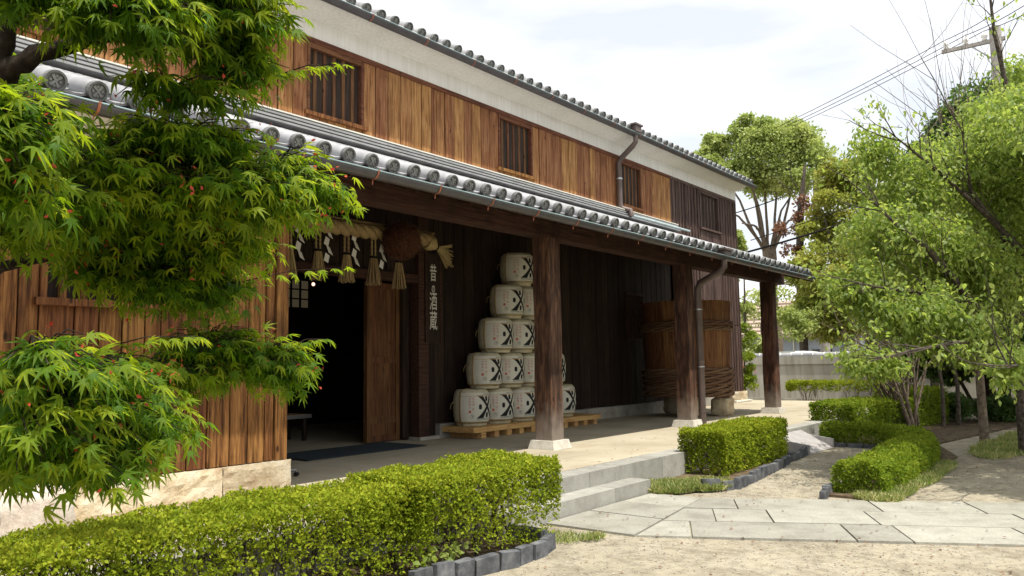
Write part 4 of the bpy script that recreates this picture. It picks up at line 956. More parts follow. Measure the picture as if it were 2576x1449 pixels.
# pollarded camphor beyond the boundary wall
cl = [([(41.2, 14.8, 0), (41.2, 14.8, 4), (41.2, 14.8, 7.4)], .42, .36)]
for tx_, ty_, tz_ in ((39.3, 16.6, 11.5), (40.2, 15.6, 12.4), (40.9, 14.9, 12.8), (41.6, 14.0, 12.5), (42.2, 12.9, 12.3), (38.3, 16.4, 9.6), (40.0, 15.2, 11.0), (41.9, 13.7, 10.4), (42.7, 13.3, 9.4), (38.9, 15.3, 8.6)):
    cl.append(([(41.2, 14.8, 7.0), ((41.2 * 2 + tx_) / 3, (14.8 * 2 + ty_) / 3, 8.4), ((41.2 + tx_ * 1.3) / 2.3, (14.8 + ty_ * 1.3) / 2.3, (7 + tz_) / 2 + .8), (tx_, ty_, tz_)], .10, .03))
tree('camphor_tree', (41.2, 14.8, 0), cl, [((40.71, 14.71, 12.4), 2.3, 1.5), ((40.05, 17.05, 13.1), 1.0, .9), ((42.26, 12.72, 12.2), 1.7, 1.6), ((41.6, 13.6, 13.4), 1.5, .9), ((40.36, 14.94, 13.7), 1.4, .9), ((41.34, 14.17, 11.0), 2.2, .7), ((39.3, 16.0, 11.3), 1.3, .8), ((39.4, 17.3, 12.2), .9, .7), ((38.44, 15.4, 7.6), .6, .6), ((38.0, 15.8, 6.0), .5, .7)], 300, .16, L_CAM, TWIG, 'tall pale green pollarded tree with bare limbs beyond the main roof end', sub=17, subr=.34)
tree('young_leaf_tree', (38.3, 9.6, 0), [([(38.4, 9.4, 0), (38.4, 9.4, 3), (38.3, 9.3, 7), (38.6, 9.2, 10)], .3, .08), ([(38.4, 9.4, 3), (37, 10.4, 6), (36.8, 10.6, 8)], .12, .04), ([(38.4, 9.4, 4), (39.6, 8.4, 7), (40, 8, 8.5)], .12, .04)],
     [((36.86, 10.54, 7.78), 1.3, 1.6), ((38.92, 9.27, 9.4), 2.0, 1.5), ((38.09, 10.25, 9.97), 1.1, 1.1), ((35.9, 10.6, 5.35), 1.4, 1.4), ((38.06, 9.23, 6.32), 2.2, 2.0), ((40.04, 8.06, 7.9), 1.7, 2.0), ((36.86, 9.57, 3.7), 2.2, 1.2), ((39.08, 8.23, 4.33), 2.2, 1.8), ((37.0, 9.0, 5.0), 1.8, 1.3), ((41, 6.5, 7), 2, 2), ((36.4, 11.0, 4.3), 1.3, 1.1), ((36.9, 10.4, 3.2), 1.3, .9), ((36.6, 11.6, 5.6), .9, .9)], 400, .15, L_YEL, BARK, 'dense yellow green tree with bronze young leaves behind the boundary wall', sub=13)
tree('slender_tree', (33.3, 12.4, 0), [([(33.3, 12.3, 0), (33.2, 12.4, 3), (33.4, 12.2, 5)], .12, .04), ([(32.4, 12.5, 0), (32.2, 12.7, 3), (32.0, 12.6, 5)], .08, .03)],
     [((32.04, 12.7, 3.2), .55, 1.9), ((33.49, 12.1, 3.9), 1.1, 1.2), ((32.44, 12.3, 1.9), .6, .8), ((33.6, 11.3, 3.0), .8, .7), ((34.6, 11.4, 3.4), .9, 1.0)], 170, .13, L_CAM, BARK, 'thin leafy tree seen between the building corner and the third pillar')
tree('evergreen_tree', (34.6, 3.9, 0), [([(34.6, 3.9, 0), (34.6, 3.9, 5), (34.5, 3.9, 10)], .3, .1)],
     [((34.11, 3.74, 11.14), 1.8, 1.2), ((34.3, 2.6, 11.0), 1.4, 1.1), ((34.0, 4.9, 8.0), 1.7, 1.2), ((33.44, 4.76, 10.11), 1.2, .9), ((34.74, 3.11, 9.93), 1.3, 1.5), ((33.94, 5.83, 9.44), .9, .8), ((35.13, 4.41, 8.84), 2.2, 1.3), ((35, 4, 6.5), 2.4, 1.6), ((35.5, 5.5, 5.5), 1.8, 1.6), ((35.5, 2.5, 5.5), 2.2, 2), ((35.0, 4.0, 3.4), 2.4, 1.4)], 330, .17, L_EVER, BARK, 'tall dark green evergreen tree behind the cherry beside the power pole', sub=12)
tree('evergreen_tree', (24.1, 3.0, 0), [([(24.0, 3.05, 0), (24.0, 3.0, 1.0), (24.2, 3.2, 2.6)], .17, .08), ([(24.7, 2.75, 0), (24.75, 2.7, 1.0), (24.6, 2.4, 2.6)], .20, .08), ([(23.9, 3.3, 0.2), (23.2, 3.7, 1.4), (23.4, 3.9, 2.2)], .05, .03)],
     [((22.6, 4.6, 1.7), .7, .6), ((22.2, 3.0, 1.9), .7, .55), ((22.2, 2.1, 1.8), .7, .6), ((24.52, 4.44, 1.95), .75, .65), ((23.93, 3.58, 1.85), .95, .6), ((23.87, 2.86, 1.9), .95, .6), ((23.85, 3.9, 1.15), .5, .25), ((23.63, 2.0, 2.1), .8, .8), ((25.42, 3.18, 2.6), 1.3, .8), ((24.5, 3.6, 3.3), 1.5, .8), ((24.8, 2.0, 3.2), 1.4, .9), ((26.2, 4.6, 2.8), 1.4, 1.1), ((25.6, 5.6, 3.2), 1.2, .9), ((23.6, 4.9, 1.9), .8, .7), ((23.2, 4.2, 1.75), .7, .6), ((23.0, 3.3, 1.8), .8, .7), ((23.1, 2.4, 1.75), .8, .7), ((23.4, 1.5, 1.8), .8, .8), ((21.5, 1.3, 4.2), 1.6, .9), ((20, .9, 4.4), 1.5, .8), ((22.5, .2, 4.4), 1.8, 1.0), ((18.8, .3, 4.9), 1.4, .7), ((22.4, 2.6, 4.0), 1.5, .8)], 330, .12, L_EVER, BARK_D, 'dark shady evergreen with two black trunks at the right edge', sub=12, hang=.6)
tree('bushy_tree', (29.0, 5.2, 0), [([(29, 5.2, 0), (29, 5.2, 2), (29.1, 5.1, 4)], .14, .06)], [((28.8, 5.6, 3.3), 1.4, 1.1), ((29.4, 4.4, 3.8), 1.5, 1.2), ((28.4, 4.6, 2.6), 1.2, .7), ((29.5, 6.4, 2.6), 1.1, .8), ((29.6, 5.0, 4.9), 1.3, .9)], 330, .12, L_YEL, BARK, 'mid green bushy tree in the corner by the wall behind the bare shrub', sub=11)
# round shrubs along the right
for c, r, h_, lb in (((22.3, 3.75), .55, .65, 'round dark shrub under the twin black trunks'), ((23.0, 2.7), .6, .55, 'loose dark shrub right of the round shrub'), ((24.2, 1.6), .7, .6, 'shaded shrub cut off by the right picture edge')):
    t = tag(empty('round_shrub', (*c, 0)), lb, 'shrub', 'shrubs under the trees')
    link('foliage', crown_mesh([((c[0], c[1], h_ * .55), r, h_ * .5)], 800, .055, L_EVER, origin=(*c, 0), sub=14, subr=.5), t)
    m = MB()
    for i in range(7): m.tube([(0, 0, 0), (random.uniform(-.3, .3), random.uniform(-.3, .3), h_ * .7)], [.015, .006], 5)
    m.obj('stems', BARK, t)
# flowering camellia by the corner
t = tag(empty('camellia_bush', (25.6, 10.2, 0)), 'small camellia with red and white flowers at the building corner', 'shrub')
link('foliage', crown_mesh([((25.6, 10.2, 1.5), .45, .9), ((25.4, 10.1, .9), .35, .4), ((25.7, 10.2, 2.4), .5, .5)], 260, .07, L_HEDGE_G, origin=(25.6, 10.2, 0), sub=9), t)
B, Mx = leafy(RNG.normal(size=(16, 3)) * np.array([.3, .3, .5]) + np.array([0, 0, 1.5]), 4, .06, -.2, .02); link('flowers', instance_mesh('flowers', DIA_V, DIA_F, B, Mx, L_SEED, RNG.random(len(B))), t)
m = MB(); m.tube([(0, 0, 0), (0, 0, 1), (.05, 0, 2.2)], [.04, .03, .01], 6); m.obj('stem', BARK, t)
# bare multi-stemmed shrub
ms = tag(empty('multi_stem_shrub', (19.2, 4.05, 0)), 'bare brown multi stemmed shrub fanning out before the boundary wall', 'shrub'); m = MB(); tips = []
for i in range(30):
    a = random.uniform(-1, 1); lean = Vector((-.62 * .61 * 1.0, .62 * .79, 0)) * (random.uniform(-.35, .9)) + Vector((random.uniform(-.2, .2), random.uniform(-.2, .2), 1))
    p = Vector((random.uniform(-.25, .25), random.uniform(-.25, .25), 0)); branch(m, p, lean.normalized(), random.uniform(1.6, 2.4), random.uniform(.018, .045), 1 if i % 2 else 0, tips, .10, 2, .03, 5)
m.obj('stems', TWIG, ms)
P = np.array([tuple(q) for q in random.sample(tips, min(60, len(tips)))]); B, Mx = leafy(P, 3, .06, 0, .04); link('leaves', instance_mesh('leaves', DIA_V, DIA_F, B, Mx, L_YEL, RNG.random(len(B)) * .6), ms)
for x_, y_, r_2, h_, lb in ((20.6, 3.55, .05, 2.6, 'thin straight pale trunk right of the bare shrub'), (21.3, 3.35, .055, 2.6, 'forked thin trunk standing left of the round shrub')):
    t = tag(empty('thin_tree', (x_, y_, 0)), lb, 'tree', 'garden and street trees'); m = MB()
    m.tube([(0, 0, 0), (.03, -.02, h_ * .35), (.0, .03, h_ * .6), (.06, -.05, h_)], [r_2, r_2 * .85, r_2 * .7, r_2 * .4], 7); m.tube([(.0, .03, h_ * .55), (.2, -.25, h_ * .75), (.3, -.35, h_)], [r_2 * .5, r_2 * .4, r_2 * .2], 5); m.obj('trunk', BARK, t)
    link('crown', crown_mesh([((x_, y_, h_ + .2), .9, .5), ((x_ + .5, y_ - .5, h_ + .1), .7, .4)], 260, .09, L_EVER, origin=(x_, y_, 0), sub=9), t)
# dry-leaved trunk beyond the roof end
t = tag(empty('dead_tree', (38.0, 12.2, 0)), 'dead trunk hung with dry reddish brown leaves between the green trees', 'tree'); m = MB()
m.tube([(0, 0, 0), (.05, .05, 6), (.25, -.1, 9), (.55, -.3, 11)], [.22, .2, .16, .06], 8)
tp = []
for i in range(9): branch(m, Vector((.1, 0, random.uniform(5, 10))), Vector((random.uniform(-1, 1), random.uniform(-1, 1), .2)), 1.2, .03, 1, tp, .3, 2)
m.obj('trunk', BARK, t)
link('dry_leaves', crown_mesh([((38.1, 12.2, 8.0), .6, .9), ((38.2, 12.0, 9.0), .55, .6), ((37.8, 12.5, 6.8), .5, .6), ((37.6, 12.9, 7.9), .4, .4)], 70, .15, L_DRY, origin=(38.0, 12.2, 0), sub=6), t)

# ------------------------------------------------------------------ cherry tree reaching in from the right
ch = tag(empty('cherry_tree', (17.4, -.5, 0)), 'spreading cherry tree with drooping fresh green leaves overhanging from the right', 'tree', 'garden and street trees'); CO = Vector((17.4, -.5, 0))
CL = [[(16.22, 0.49, 1.56), (14.70, 1.31, 2.26), (13.50, 1.82, 2.34), (13.01, 1.99, 2.76), (12.45, 2.23, 3.18), (12.03, 2.52, 3.50), (11.79, 2.77, 3.84)],
      [(16.25, 0.33, 2.21), (14.74, 1.13, 3.06), (14.32, 1.58, 3.70), (14.06, 1.83, 4.20), (13.91, 1.87, 5.12)],
      [(16.64, -0.12, 2.47), (16.30, 0.95, 4.29), (15.78, 1.38, 6.00), (15.53, 1.50, 7.16), (15.40, 1.52, 8.12)],
      [(16.39, -0.12, 1.48), (15.52, 0.36, 1.56), (13.26, 1.20, 1.75), (12.01, 1.79, 1.81), (11.22, 2.21, 1.71), (10.59, 2.65, 1.56)],
      [(13.50, 1.82, 2.34), (12.37, 2.24, 2.50), (11.64, 2.74, 2.59), (11.11, 3.02, 2.68)],
      [(14.32, 1.58, 3.70), (13.53, 2.07, 4.33), (12.94, 2.39, 4.69), (12.49, 2.70, 5.03)],
      [(16.02, -0.12, 1.35), (14.76, 0.36, 1.35), (12.01, 0.87, 1.23), (10.88, 1.07, 1.50), (10.12, 1.21, 1.51)]]
m = MB(); m.tube([(0, 0, 0), (.0, .02, .6), (-.1, .1, 1.2), (-.1, .25, 1.9), (0, .35, 2.6)], [.28, .23, .2, .16, .10], 12)
m.tube([(-.1, .2, 1.5), (-.42, 1.01, 1.56)], [.12, .1], 9); m.tube([(-.05, .25, 2.0), (-.38, .85, 2.24)], [.1, .08], 9)
RAD = [(.085, .012), (.075, .012), (.075, .014), (.055, .009), (.038, .006), (.038, .006), (.04, .006)]
tips = []
for pts, (a, b) in zip(CL, RAD):
    P = [Vector(p) - CO for p in pts]; k = len(P) - 1; m.tube(P, [a + (b - a) * i / k for i in range(k + 1)], 8)
    for i in range(k):
        for q in range(4):
            s = P[i].lerp(P[i + 1], random.random()); d = (P[i + 1] - P[i]).normalized() * .7 + Vector((random.uniform(-.8, .5), random.uniform(-.6, .8), random.uniform(-.3, .9)))
            branch(m, s, d.normalized(), random.uniform(.4, .9), .012, 1, tips, .18, 2, .02, 3)
m.obj('trunk', BARK, ch)
CE = [((12.6, .6, 4.7), .8, .35), ((13.8, .8, 5.2), .9, .4), ((11.5, .3, 4.2), .6, .3), ((15, .9, 5.5), 1.0, .4), ((11.9, -.4, 3.8), 1.0, .5), ((13.4, -.35, 4.2), 1.1, .5), ((14.8, -.2, 4.5), 1.1, .5), ((11.0, -.2, 3.4), .7, .35), ((16.2, 0, 4.6), 1.1, .6), ((13.03, 2.95, 4.81), 0.47, 0.43), ((13.51, 2.64, 4.23), 0.72, 0.56), ((14.61, 2.00, 4.71), 0.85, 0.65), ((15.05, 1.53, 4.04), 0.72, 0.78), ((12.53, 2.74, 3.42), 0.70, 0.49), ((13.34, 2.17, 3.15), 0.83, 0.59), ((13.86, 1.59, 2.67), 0.72, 0.65), ((12.05, 3.06, 2.64), 0.52, 0.31), ((12.22, 2.48, 2.28), 0.78, 0.36), ((12.75, 1.85, 1.87), 0.73, 0.36), ((11.40, 2.79, 1.56), 0.43, 0.18), ((11.02, 1.17, 1.46), 0.23, 0.23), ((15.54, 1.72, 5.67), 0.55, 0.39), ((16.57, 1.30, 6.57), 0.36, 0.51), ((17.00, 2.20, 4.12), 0.90, 0.68), ((15.68, 3.02, 3.16), 1.04, 0.59),
      ((16.25, 0.78, 5.24), 1.17, 0.65), ((17.16, -0.52, 5.11), 1.56, 0.91), ((18.72, -0.78, 4.20), 1.43, 1.04), ((15.86, 0.00, 3.29), 1.04, 0.65), ((18.46, 1.17, 3.94), 1.30, 0.91), ((14.56, 0.78, 2.90), 0.78, 0.52), ((17.68, 1.56, 5.50), 1.17, 0.65), ((18.98, 2.08, 3.03), 1.04, 0.65)]
PP = []; DD = []
for c, rx, rz_ in CE:
    nn = int(640 * rx * rx) + 34; p, d = ell_points(c, rx, rx, rz_, nn, .25); PP.append(p); DD.append(d)
    for q in p[::5]:
        e = Vector(q) - CO; s = e + Vector((random.uniform(-.02, .22), random.uniform(-.2, .05), random.uniform(-.15, .05))); m2 = None
        tips.append(e)
PP = np.concatenate(PP); DD = np.concatenate(DD)
tw = MB()
for q, d in list(zip(PP, DD))[::4]:
    e = Vector(q) - CO; o_ = Vector((.28, -.16, -.05)) * random.uniform(.5, 1.2) + Vector((random.uniform(-.1, .1), random.uniform(-.1, .1), random.uniform(-.15, .1))); tw.tube([e + o_, e + o_ * .4 + Vector((0, 0, .03)), e], [.006, .004, .002], 4, cap=False)
tw.obj('twigs', BARK, ch)
TP = np.array([tuple(q + CO) for q in random.sample(tips, min(1500, len(tips)))])
B1, M1 = leafy(PP, 8, .082, .75, .08, DD * .5); B2, M2 = leafy(TP, 5, .082, .75, .05)
link('crown', instance_mesh('crown', ELL_V, ELL_F, np.concatenate([B1, B2]) - np.array(CO), np.concatenate([M1, M2]), L_CHERRY, RNG.random(len(B1) + len(B2))), ch)
# leafless saplings rising above the cherry
for base, lb in (((17.6, 2.35, 0), 'leafless thin grey tree rising above the foliage left of the power pole'), ((15.6, 1.52, 0), 'leafless grey tree with long upright shoots right of the power pole')):
    t = tag(empty('bare_tree', base), lb, 'tree', 'garden and street trees'); m = MB(); tp = []
    big = base[0] < 16
    m.tube([(0, 0, 0), (.05, .02, 2), (.0, .1, 4.0), (-.02, .1, 5.0)], [.09, .07, .05, .035], 7)
    for i in range(5 if not big else 3):
        z = random.uniform(3.4, 5.0); branch(m, Vector((0, .08, z)), Vector((random.uniform(-.5, .5), random.uniform(-.5, .5), 1.1)).normalized(), random.uniform(2.0, 3.3), .018, 1, tp, .16, 2, .12, 7)
    m.obj('trunk', TWIG if not big else BARK, t)

# ------------------------------------------------------------------ foreground maple
mp = tag(empty('maple_tree', (.15, 3.35, 0)), 'japanese maple with bright green leaves and red seeds filling the left foreground', 'tree', 'garden and street trees'); MO = Vector((.15, 3.35, 0))
MBR = [([(.2, 3.3, 1.3), (.81, 3.16, 1.91), (.9, 2.82, 2.36), (.91, 2.61, 2.52), (.98, 2.51, 2.56), (1.14, 2.46, 2.65), (1.29, 2.42, 2.73), (1.49, 2.32, 2.77)], .05, .008),
       ([(.9, 2.82, 2.36), (.89, 2.64, 2.55), (.91, 2.58, 2.67), (.91, 2.56, 2.86), (1.0, 2.4, 3.2)], .032, .012),
       ([(.2, 3.3, 1.5), (.81, 3.16, 1.98), (.99, 3.05, 2.21), (1.24, 2.89, 2.25), (1.48, 2.74, 2.28), (1.73, 2.57, 2.28)], .03, .005),
       ([(.2, 3.3, 1.2), (.85, 3.29, 1.79), (1.09, 3.13, 1.97), (1.22, 3.11, 2.01), (1.35, 3.1, 2.08), (1.58, 2.97, 2.05), (1.79, 2.87, 1.98)], .028, .005),
       ([(.2, 3.3, 1.1), (.83, 3.19, 1.59), (1.2, 3.05, 1.57), (1.58, 3.04, 1.62), (1.74, 2.99, 1.64), (1.97, 2.87, 1.59)], .024, .004),
       ([(.2, 3.3, 1.0), (.83, 3.0, 1.50), (.92, 2.6, 1.53), (1.05, 2.43, 1.52), (1.21, 2.4, 1.45)], .022, .004)]
m = MB(); m.tube([(0, 0, 0), (.02, -.03, .5), (.04, -.05, 1.0), (.05, -.05, 1.6), (-.1, 0, 2.4)], [.10, .085, .08, .065, .04], 12)
for pts, a, b in MBR:
    P = [Vector(p) - MO for p in pts]; sm = [P[0]]
    for i in range(len(P) - 1):
        for q in (1, 2, 3): sm.append(P[i].lerp(P[i + 1], q / 3) + (Vector((random.uniform(-1, 1), random.uniform(-1, 1), random.uniform(-1, 1))) * .012 if q < 3 else Vector()))
    k = len(sm) - 1; m.tube(sm, [a + (b - a) * i / k for i in range(k + 1)], 9)
m.obj('trunk', BARK_D, mp)
RT = np.array([.614, -.789, 0]); FW = np.array([.789, .614, 0]); UPV = np.array([0, 0, 1.])
PADS = [((.95, 3.5, 2.75), .45, .12, 60), ((1.1, 3.75, 3.3), .45, .12, 60), ((.5, 3.8, 2.5), .4, .15, 50), ((1.85, 3.6, 3.4), .34, .09, 40), ((.2, 3.2, 2.8), .5, .2, 50), ((1.35, 2.62, 3.3), .5, .12, 60), ((.9, 2.7, 3.2), .4, .12, 50), ((1.45, 2.2, 3.35), .35, .1, 30), ((.4, 2.3, 2.9), .3, .15, 40), ((.45, 2.6, 2.2), .3, .15, 40), ((1.4, 2.27, 2.74), .24, .13, 60), ((1.08, 2.22, 2.61), .24, .10, 56), ((1.5, 2.33, 2.62), .16, .11, 34), ((.85, 2.35, 2.66), .16, .07, 24), ((1.3, 2.2, 2.86), .3, .08, 36), ((.73, 2.07, 2.17), .13, .12, 34), ((.78, 2.19, 2.05), .14, .07, 20), ((1.4, 2.51, 2.35), .30, .10, 70), ((1.73, 2.42, 2.26), .27, .14, 84), ((1.55, 2.45, 2.20), .3, .10, 50), ((1.45, 2.75, 2.18), .3, .12, 60), ((1.15, 2.75, 2.30), .25, .10, 36), ((.98, 2.5, 2.1), .2, .1, 26), ((1.23, 2.58, 2.22), .26, .10, 50),  # includes pads out of view above, added to shade the leaves below
        ((1.58, 2.97, 2.10), .32, .14, 80), ((1.25, 2.95, 2.12), .26, .12, 40), ((1.0, 2.75, 2.05), .2, .1, 24), ((.9, 2.45, 2.3), .2, .1, 24), ((1.3, 2.35, 2.48), .2, .05, 14), ((1.75, 2.75, 2.08), .2, .1, 30), ((1.32, 2.75, 1.6), .2, .08, 20), ((.85, 2.1, 1.62), .14, .08, 20), ((1.76, 2.92, 1.93), .19, .12, 40), ((1.42, 3.06, 1.97), .17, .09, 26), ((1.8, 2.92, 1.67), .22, .12, 54), ((2.01, 2.82, 1.61), .17, .12, 40), ((1.7, 2.95, 1.58), .16, .08, 24), ((.95, 2.22, 1.56), .22, .10, 54), ((1.14, 2.33, 1.44), .23, .13, 64), ((1.0, 2.3, 1.36), .24, .09, 40), ((1.25, 2.5, 1.56), .14, .08, 20), ((1.62, 2.95, 1.92), .26, .1, 40), ((.86, 2.18, 1.45), .16, .10, 40)]
lp_, lm_, lr_, sp_, sm_ = [], [], [], [], []; tw = MB()
for c, rx, rz_, nt in PADS:
    c = np.array(c); tone = RNG.random()
    for i in range(int(nt * 2.6)):
        d = unit(1)[0]; e = c + (RT * d[0] * rx + FW * d[1] * rx * .9 + UPV * d[2] * rz_) * RNG.uniform(.65, 1.08)
        s = c + (e - c) * RNG.uniform(.0, .45) + UPV * .02 - RT * .04; dirv = e - s; ln = np.linalg.norm(dirv) + 1e-6; dirv /= ln
        n = max(2, int(ln / .042)); mid = (s + e) / 2 + UPV * .025
        tw.tube([tuple(s - np.array(MO)), tuple(mid - np.array(MO)), tuple(e - np.array(MO))], [.003, .0022, .0012], 4, cap=False)
        side = np.cross(dirv, UPV); side /= np.linalg.norm(side) + 1e-6
        for j in range(n + 1):
            t = (j + .5) / (n + 1) if j < n else 1.0; q = s * (1 - t) ** 2 + mid * 2 * t * (1 - t) + e * t * t
            for sd_ in ((-1, 1) if j < n else (0,)):
                sz = RNG.uniform(.030, .052) * (1.0 if j < n else 1.1)
                y = dirv * (.55 if sd_ else 1) + side * sd_ * .8 + UPV * RNG.uniform(-.85, -.15) + RNG.normal(size=3) * .2
                y /= np.linalg.norm(y); pet = q + y * RNG.uniform(.012, .03)
                nn = UPV * 1.0 + y * .3 - FW * .35 + RNG.normal(size=3) * .35
                lp_.append(pet); lm_.append((y, nn, sz)); lr_.append(np.clip(.25 * tone + RNG.random() * .55 + (.35 if j == n else 0) + (.2 if d[2] > .3 else 0), 0, 1))  # young tips yellower; upper leaves also lightened for the light they catch
        if RNG.random() < .08:
            for k in range(RNG.integers(2, 6)):
                sp_.append(e + RNG.normal(size=3) * .022 + UPV * .01); sm_.append((unit(1)[0] + np.array([0, 0, .1]), unit(1)[0], RNG.uniform(.014, .022)))
# two long shoots standing out from the crown
for a, b in (((1.86, 2.86, 1.95), (2.22, 2.62, 2.02)), ((1.6, 2.28, 2.6), (1.78, 2.12, 2.66)), ((2.05, 2.8, 1.68), (2.2, 2.72, 1.72)), ((1.1, 2.42, 1.66), (1.32, 2.24, 1.70)), ((1.85, 2.4, 2.25), (1.98, 2.27, 2.2))):
    a, b = np.array(a), np.array(b); tw.tube([tuple(a - np.array(MO)), tuple((a + b) / 2 + np.array([0, 0, .02]) - np.array(MO)), tuple(b - np.array(MO))], [.003, .0022, .0015], 4)
    dv = (b - a) / np.linalg.norm(b - a); side = np.cross(dv, UPV)
    for t in np.linspace(.1, 1, 8):
        for s_ in (-1, 1):
            q = a + (b - a) * t + UPV * .04 * t * (1 - t); y = dv * .8 + side * s_ * .7 + UPV * RNG.uniform(-.6, .0); y /= np.linalg.norm(y); lp_.append(q + y * .012); lm_.append((y, UPV + RNG.normal(size=3) * .25 - FW * .2, RNG.uniform(.032, .046))); lr_.append(RNG.uniform(.55, 1))
tw.obj('twigs', BARK_D, mp)
LM = frames(np.array([q[0] for q in lm_]), np.array([q[1] for q in lm_]), np.array([q[2] for q in lm_]))
LP, LR = np.array(lp_) - np.array(MO), np.array(lr_); pick = RNG.integers(0, 3, len(LP))
for i, (mv, mf) in enumerate(MAPS): link('crown', instance_mesh('crown', mv, mf, LP[pick == i], LM[pick == i], L_MAPLE, LR[pick == i]), mp)['kind'] = 'stuff'
SM = frames(np.array([q[0] for q in sm_]), np.array([q[1] for q in sm_]), np.array([q[2] for q in sm_]))
link('seed_wings', instance_mesh('seed_wings', ELL_V, ELL_F, np.array(sp_) - np.array(MO), SM, L_SEED, RNG.random(len(sp_))), mp)['kind'] = 'stuff'

# ------------------------------------------------------------------ boundary wall, house, car, poles and wires
bw = tag(empty('boundary_wall', (30, 9, 0)), 'stained grey rendered garden wall with a grey tile coping', 'wall')
def tcap(y0, y1, x0):
    r = MB(); n = 8; prof2 = [(.09 * math.cos(math.pi * i / n), .09 * math.sin(math.pi * i / n)) for i in range(n + 1)]
    me = MB(); v = [(a, yy, b) for yy in (-.20, .20) for a, b in prof2]; me.add(v, [(i, i + 1, n + 2 + i, n + 1 + i) for i in range(n)], 0, True); me.box((-.16, -.2, -.05), (.16, .2, -.001)); cap = me.mesh('coping_tile', TILE)
    me2 = MB(); v = [(a * 1.12, yy, b * 1.12) for yy in (-.022, .022) for a, b in prof2]; me2.add(v, [(i, i + 1, n + 2 + i, n + 1 + i) for i in range(n)], 0, True); j = me2.mesh('coping_joint', CREAM)
    y = y0 + .2
    while y < y1: link('coping_tile', cap, bw, (x0, y - 9, 1.79)); link('coping_joint', j, bw, (x0, y - 8.8, 1.79)); y += .4
MB().box((-.12, -2.1, 0), (.12, 9, 1.73)).obj('wall_panel', GWALL, bw); MB().box((-.16, -2.12, 1.45), (.16, 9, 1.74)).obj('wall_band', GWALL, bw); MB().box((-.2, -1.9, 0), (-.122, 9, .2)).obj('wall_footing', S_PLINTH, bw)
tcap(6.9, 17.9, -0.0)
bw2 = tag(empty('boundary_wall', (31.2, 2, 0)), 'shaded grey wall set back behind the dark trees at right', 'wall')
MB().box((-.12, -12, 0), (.12, 5.2, 1.7)).obj('wall_panel', GWALL, bw2); MB().box((-.22, -12, 1.702), (.22, 5.2, 1.8)).obj('coping', TILE, bw2); MB().box((-1.2, 4.88, 0), (-.122, 5.0, 1.55)).obj('return_panel', PLAST, bw2)  # return panel in white: sunlight on the grey wall put into its colour
lr = tag(empty('low_retaining_wall', (26.4, 3, 0)), 'low tan retaining wall seen under the tree foliage', 'wall'); MB().box((-.12, -9, 0), (.12, 1.8, .38)).obj('wall_body', GWALL, lr); MB().box((-.16, -9, .381), (.16, 1.8, .44)).obj('capstone', S_PLINTH, lr)
hs = tag(empty('far_house', (48.5, 14.5, 0)), 'blue grey house with a tan roof beyond the boundary wall', 'house')
MB().box((-2.3, -2.6, 0), (4, 5, 3.1)).obj('wall', HOUSEW, hs)
rfh = MB().add([(-2.8, -3.0, 3.05), (-2.8, 5.4, 3.05), (1, 5.4, 5.3), (1, -3.0, 5.3), (4.6, -3, 3.05), (4.6, 5.4, 3.05)], [(0, 3, 2, 1), (3, 4, 5, 2), (0, 1, 5, 4)]); rfh.add([(-2.8, -3, 2.9), (-2.8, 5.4, 2.9), (-2.8, 5.4, 3.05), (-2.8, -3, 3.05)], [(0, 1, 2, 3)])
ro = rfh.obj('roof', HROOF, hs)
for i in range(9): MB().box((-2.8 + i * .42, -3, 3.07 + i * .249), (-2.72 + i * .42, 5.4, 3.15 + i * .249)).obj('tile_course', HROOF, ro)
for yy in (-1.2, 1.6, 3.6): o = MB().box((-2.34, yy, 1.0), (-2.302, yy + 1.1, 2.2)).obj('window', GLASS, hs); MB().box((-2.37, yy - .06, .92), (-2.342, yy + 1.16, .98)).obj('sill', CREAM, o)
for yy in (-2.5, .9): MB().tube([(-2.36, yy, 0), (-2.36, yy, 3.0)], .04, 6).obj('drain_pipe', CREAM, hs)
car = tag(empty('parked_van', (34.2, 11.4, 0)), 'white parked van, only its roof showing over the boundary wall', 'van'); car.rotation_euler = (0, 0, R_(92))
sec = [(-2.1, .35), (-2.15, .9), (-1.75, 1.35), (-1.2, 1.88), (-.6, 1.98), (1.4, 1.98), (2.0, 1.88), (2.15, 1.2), (2.15, .35)]
m = MB(); n = len(sec); v = []
for yy, k in ((-.82, .93), (-.72, 1.0), (.72, 1.0), (.82, .93)): v += [(a * k, yy, b * (1 if k == 1 else (.97 if b > 1 else 1))) for a, b in sec]
m.add(v, [(j * n + i, j * n + (i + 1) % n, (j + 1) * n + (i + 1) % n, (j + 1) * n + i) for j in range(3) for i in range(n)] + [tuple(range(n - 1, -1, -1)), tuple(range(3 * n, 4 * n))], 0, False); m.obj('body', CARW, car)
MB().add([(-1.83, -.65, 1.32), (-1.83, .65, 1.32), (-1.25, .6, 1.85), (-1.25, -.6, 1.85)], [(0, 1, 2, 3)]).obj('windscreen', GLASS, car)
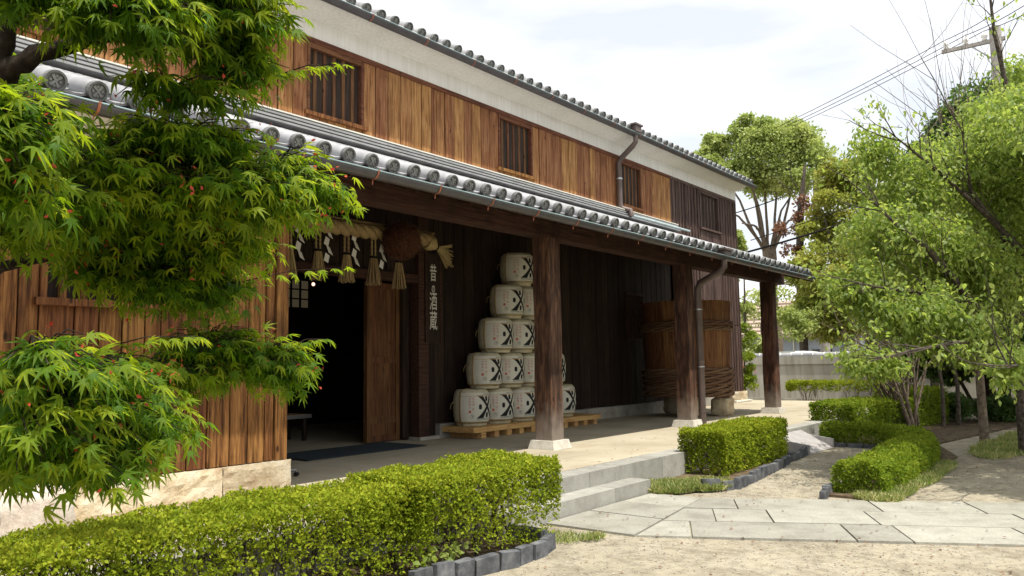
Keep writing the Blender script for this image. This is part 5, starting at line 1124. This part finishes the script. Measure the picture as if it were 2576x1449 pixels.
for s in (-1, 1):
    for xx in (-.9, .3, 1.3): MB().box((xx - .45, s * .80 - .02, 1.3), (xx + .45, s * .80 + .02, 1.7)).obj('side_window', GLASS, car)
    for xx in (-1.35, 1.35): 
        wl = MB().tube([(xx, s * .68, .32), (xx, s * .86, .32)], .32, 18).obj('wheel', RUBBER, car); MB().tube([(xx, s * .84, .32), (xx, s * .875, .32)], .19, 14).obj('rim', METAL, wl)
def pole(base, h, r, lb, arm=True):
    p = tag(empty('utility_pole', base), lb, 'utility pole', 'utility poles'); MB().tube([(0, 0, 0), (0, 0, h)], [r * 1.35, r], 14).obj('pole_shaft', CONC, p)
    if arm:
        MB().box((-.06, -.3, h - .55), (.06, 1.75, h - .42)).obj('crossarm', CONC, p); MB().tube([(0, .15, h - 1.15), (0, .75, h - .55)], .03, 6).obj('brace', METAL, p)
        for y in (.35, .95, 1.6): MB().lathe([(.0, 0), (.05, 0), (.10, .04), (.06, .10), (.11, .14), (.10, .22), (.04, .34), (0, .35)], 12, c=(0, y, h - .418)).obj('insulator', PORC, p)
    return p
pole((32.9, 3.15, 0), 13.55, .19, 'tall grey concrete power pole with crossarm and white insulators at upper right')
pole((43.6, 12.9, 0), 11.6, .2, 'far pale power pole rising between the pollarded tree and the yellow tree', False)
def wire(pts, r, lb, sag=.25, mat=None):
    P = [Vector(p) for p in pts]; out = []
    for i in range(len(P) - 1):
        for q in range(12): t = q / 12; out.append(P[i].lerp(P[i + 1], t) - Vector((0, 0, sag * 4 * t * (1 - t))))
    out.append(P[-1]); o = P[0].copy(); m = MB().tube([p - o for p in out], r, 5)
    return tag(m.obj('power_line', mat or CORD, None, o), lb, 'wire', 'overhead wires')
for i, (y, nm) in enumerate(((.35, 'lowest of the three parallel power lines crossing the white sky'), (.95, 'middle one of the three parallel power lines crossing the white sky'), (1.6, 'topmost of the three parallel power lines crossing the white sky'))):
    wire([(22.5, -1.6 + y * .55, 11.5 + .25 * i), (32.9, 3.15 + y, 13.50), (47.5, 22.5 + y * .9, 14.1)], .014, nm, .35)
wire([(25.0, 9.9, 5.10), (30, 3.8, 7.6)], .035, 'thick black cable sloping up from behind the porch roof', .12)
wire([(25.6, 9.8, 5.6), (31, 4.2, 8.4)], .015, 'thin cable above the thick black cable', .12)
wire([(38, 15.3, 9.0), (43.6, 12.9, 11.2)], .03, 'dark cable running through the bare limbs of the pollarded tree', .1)
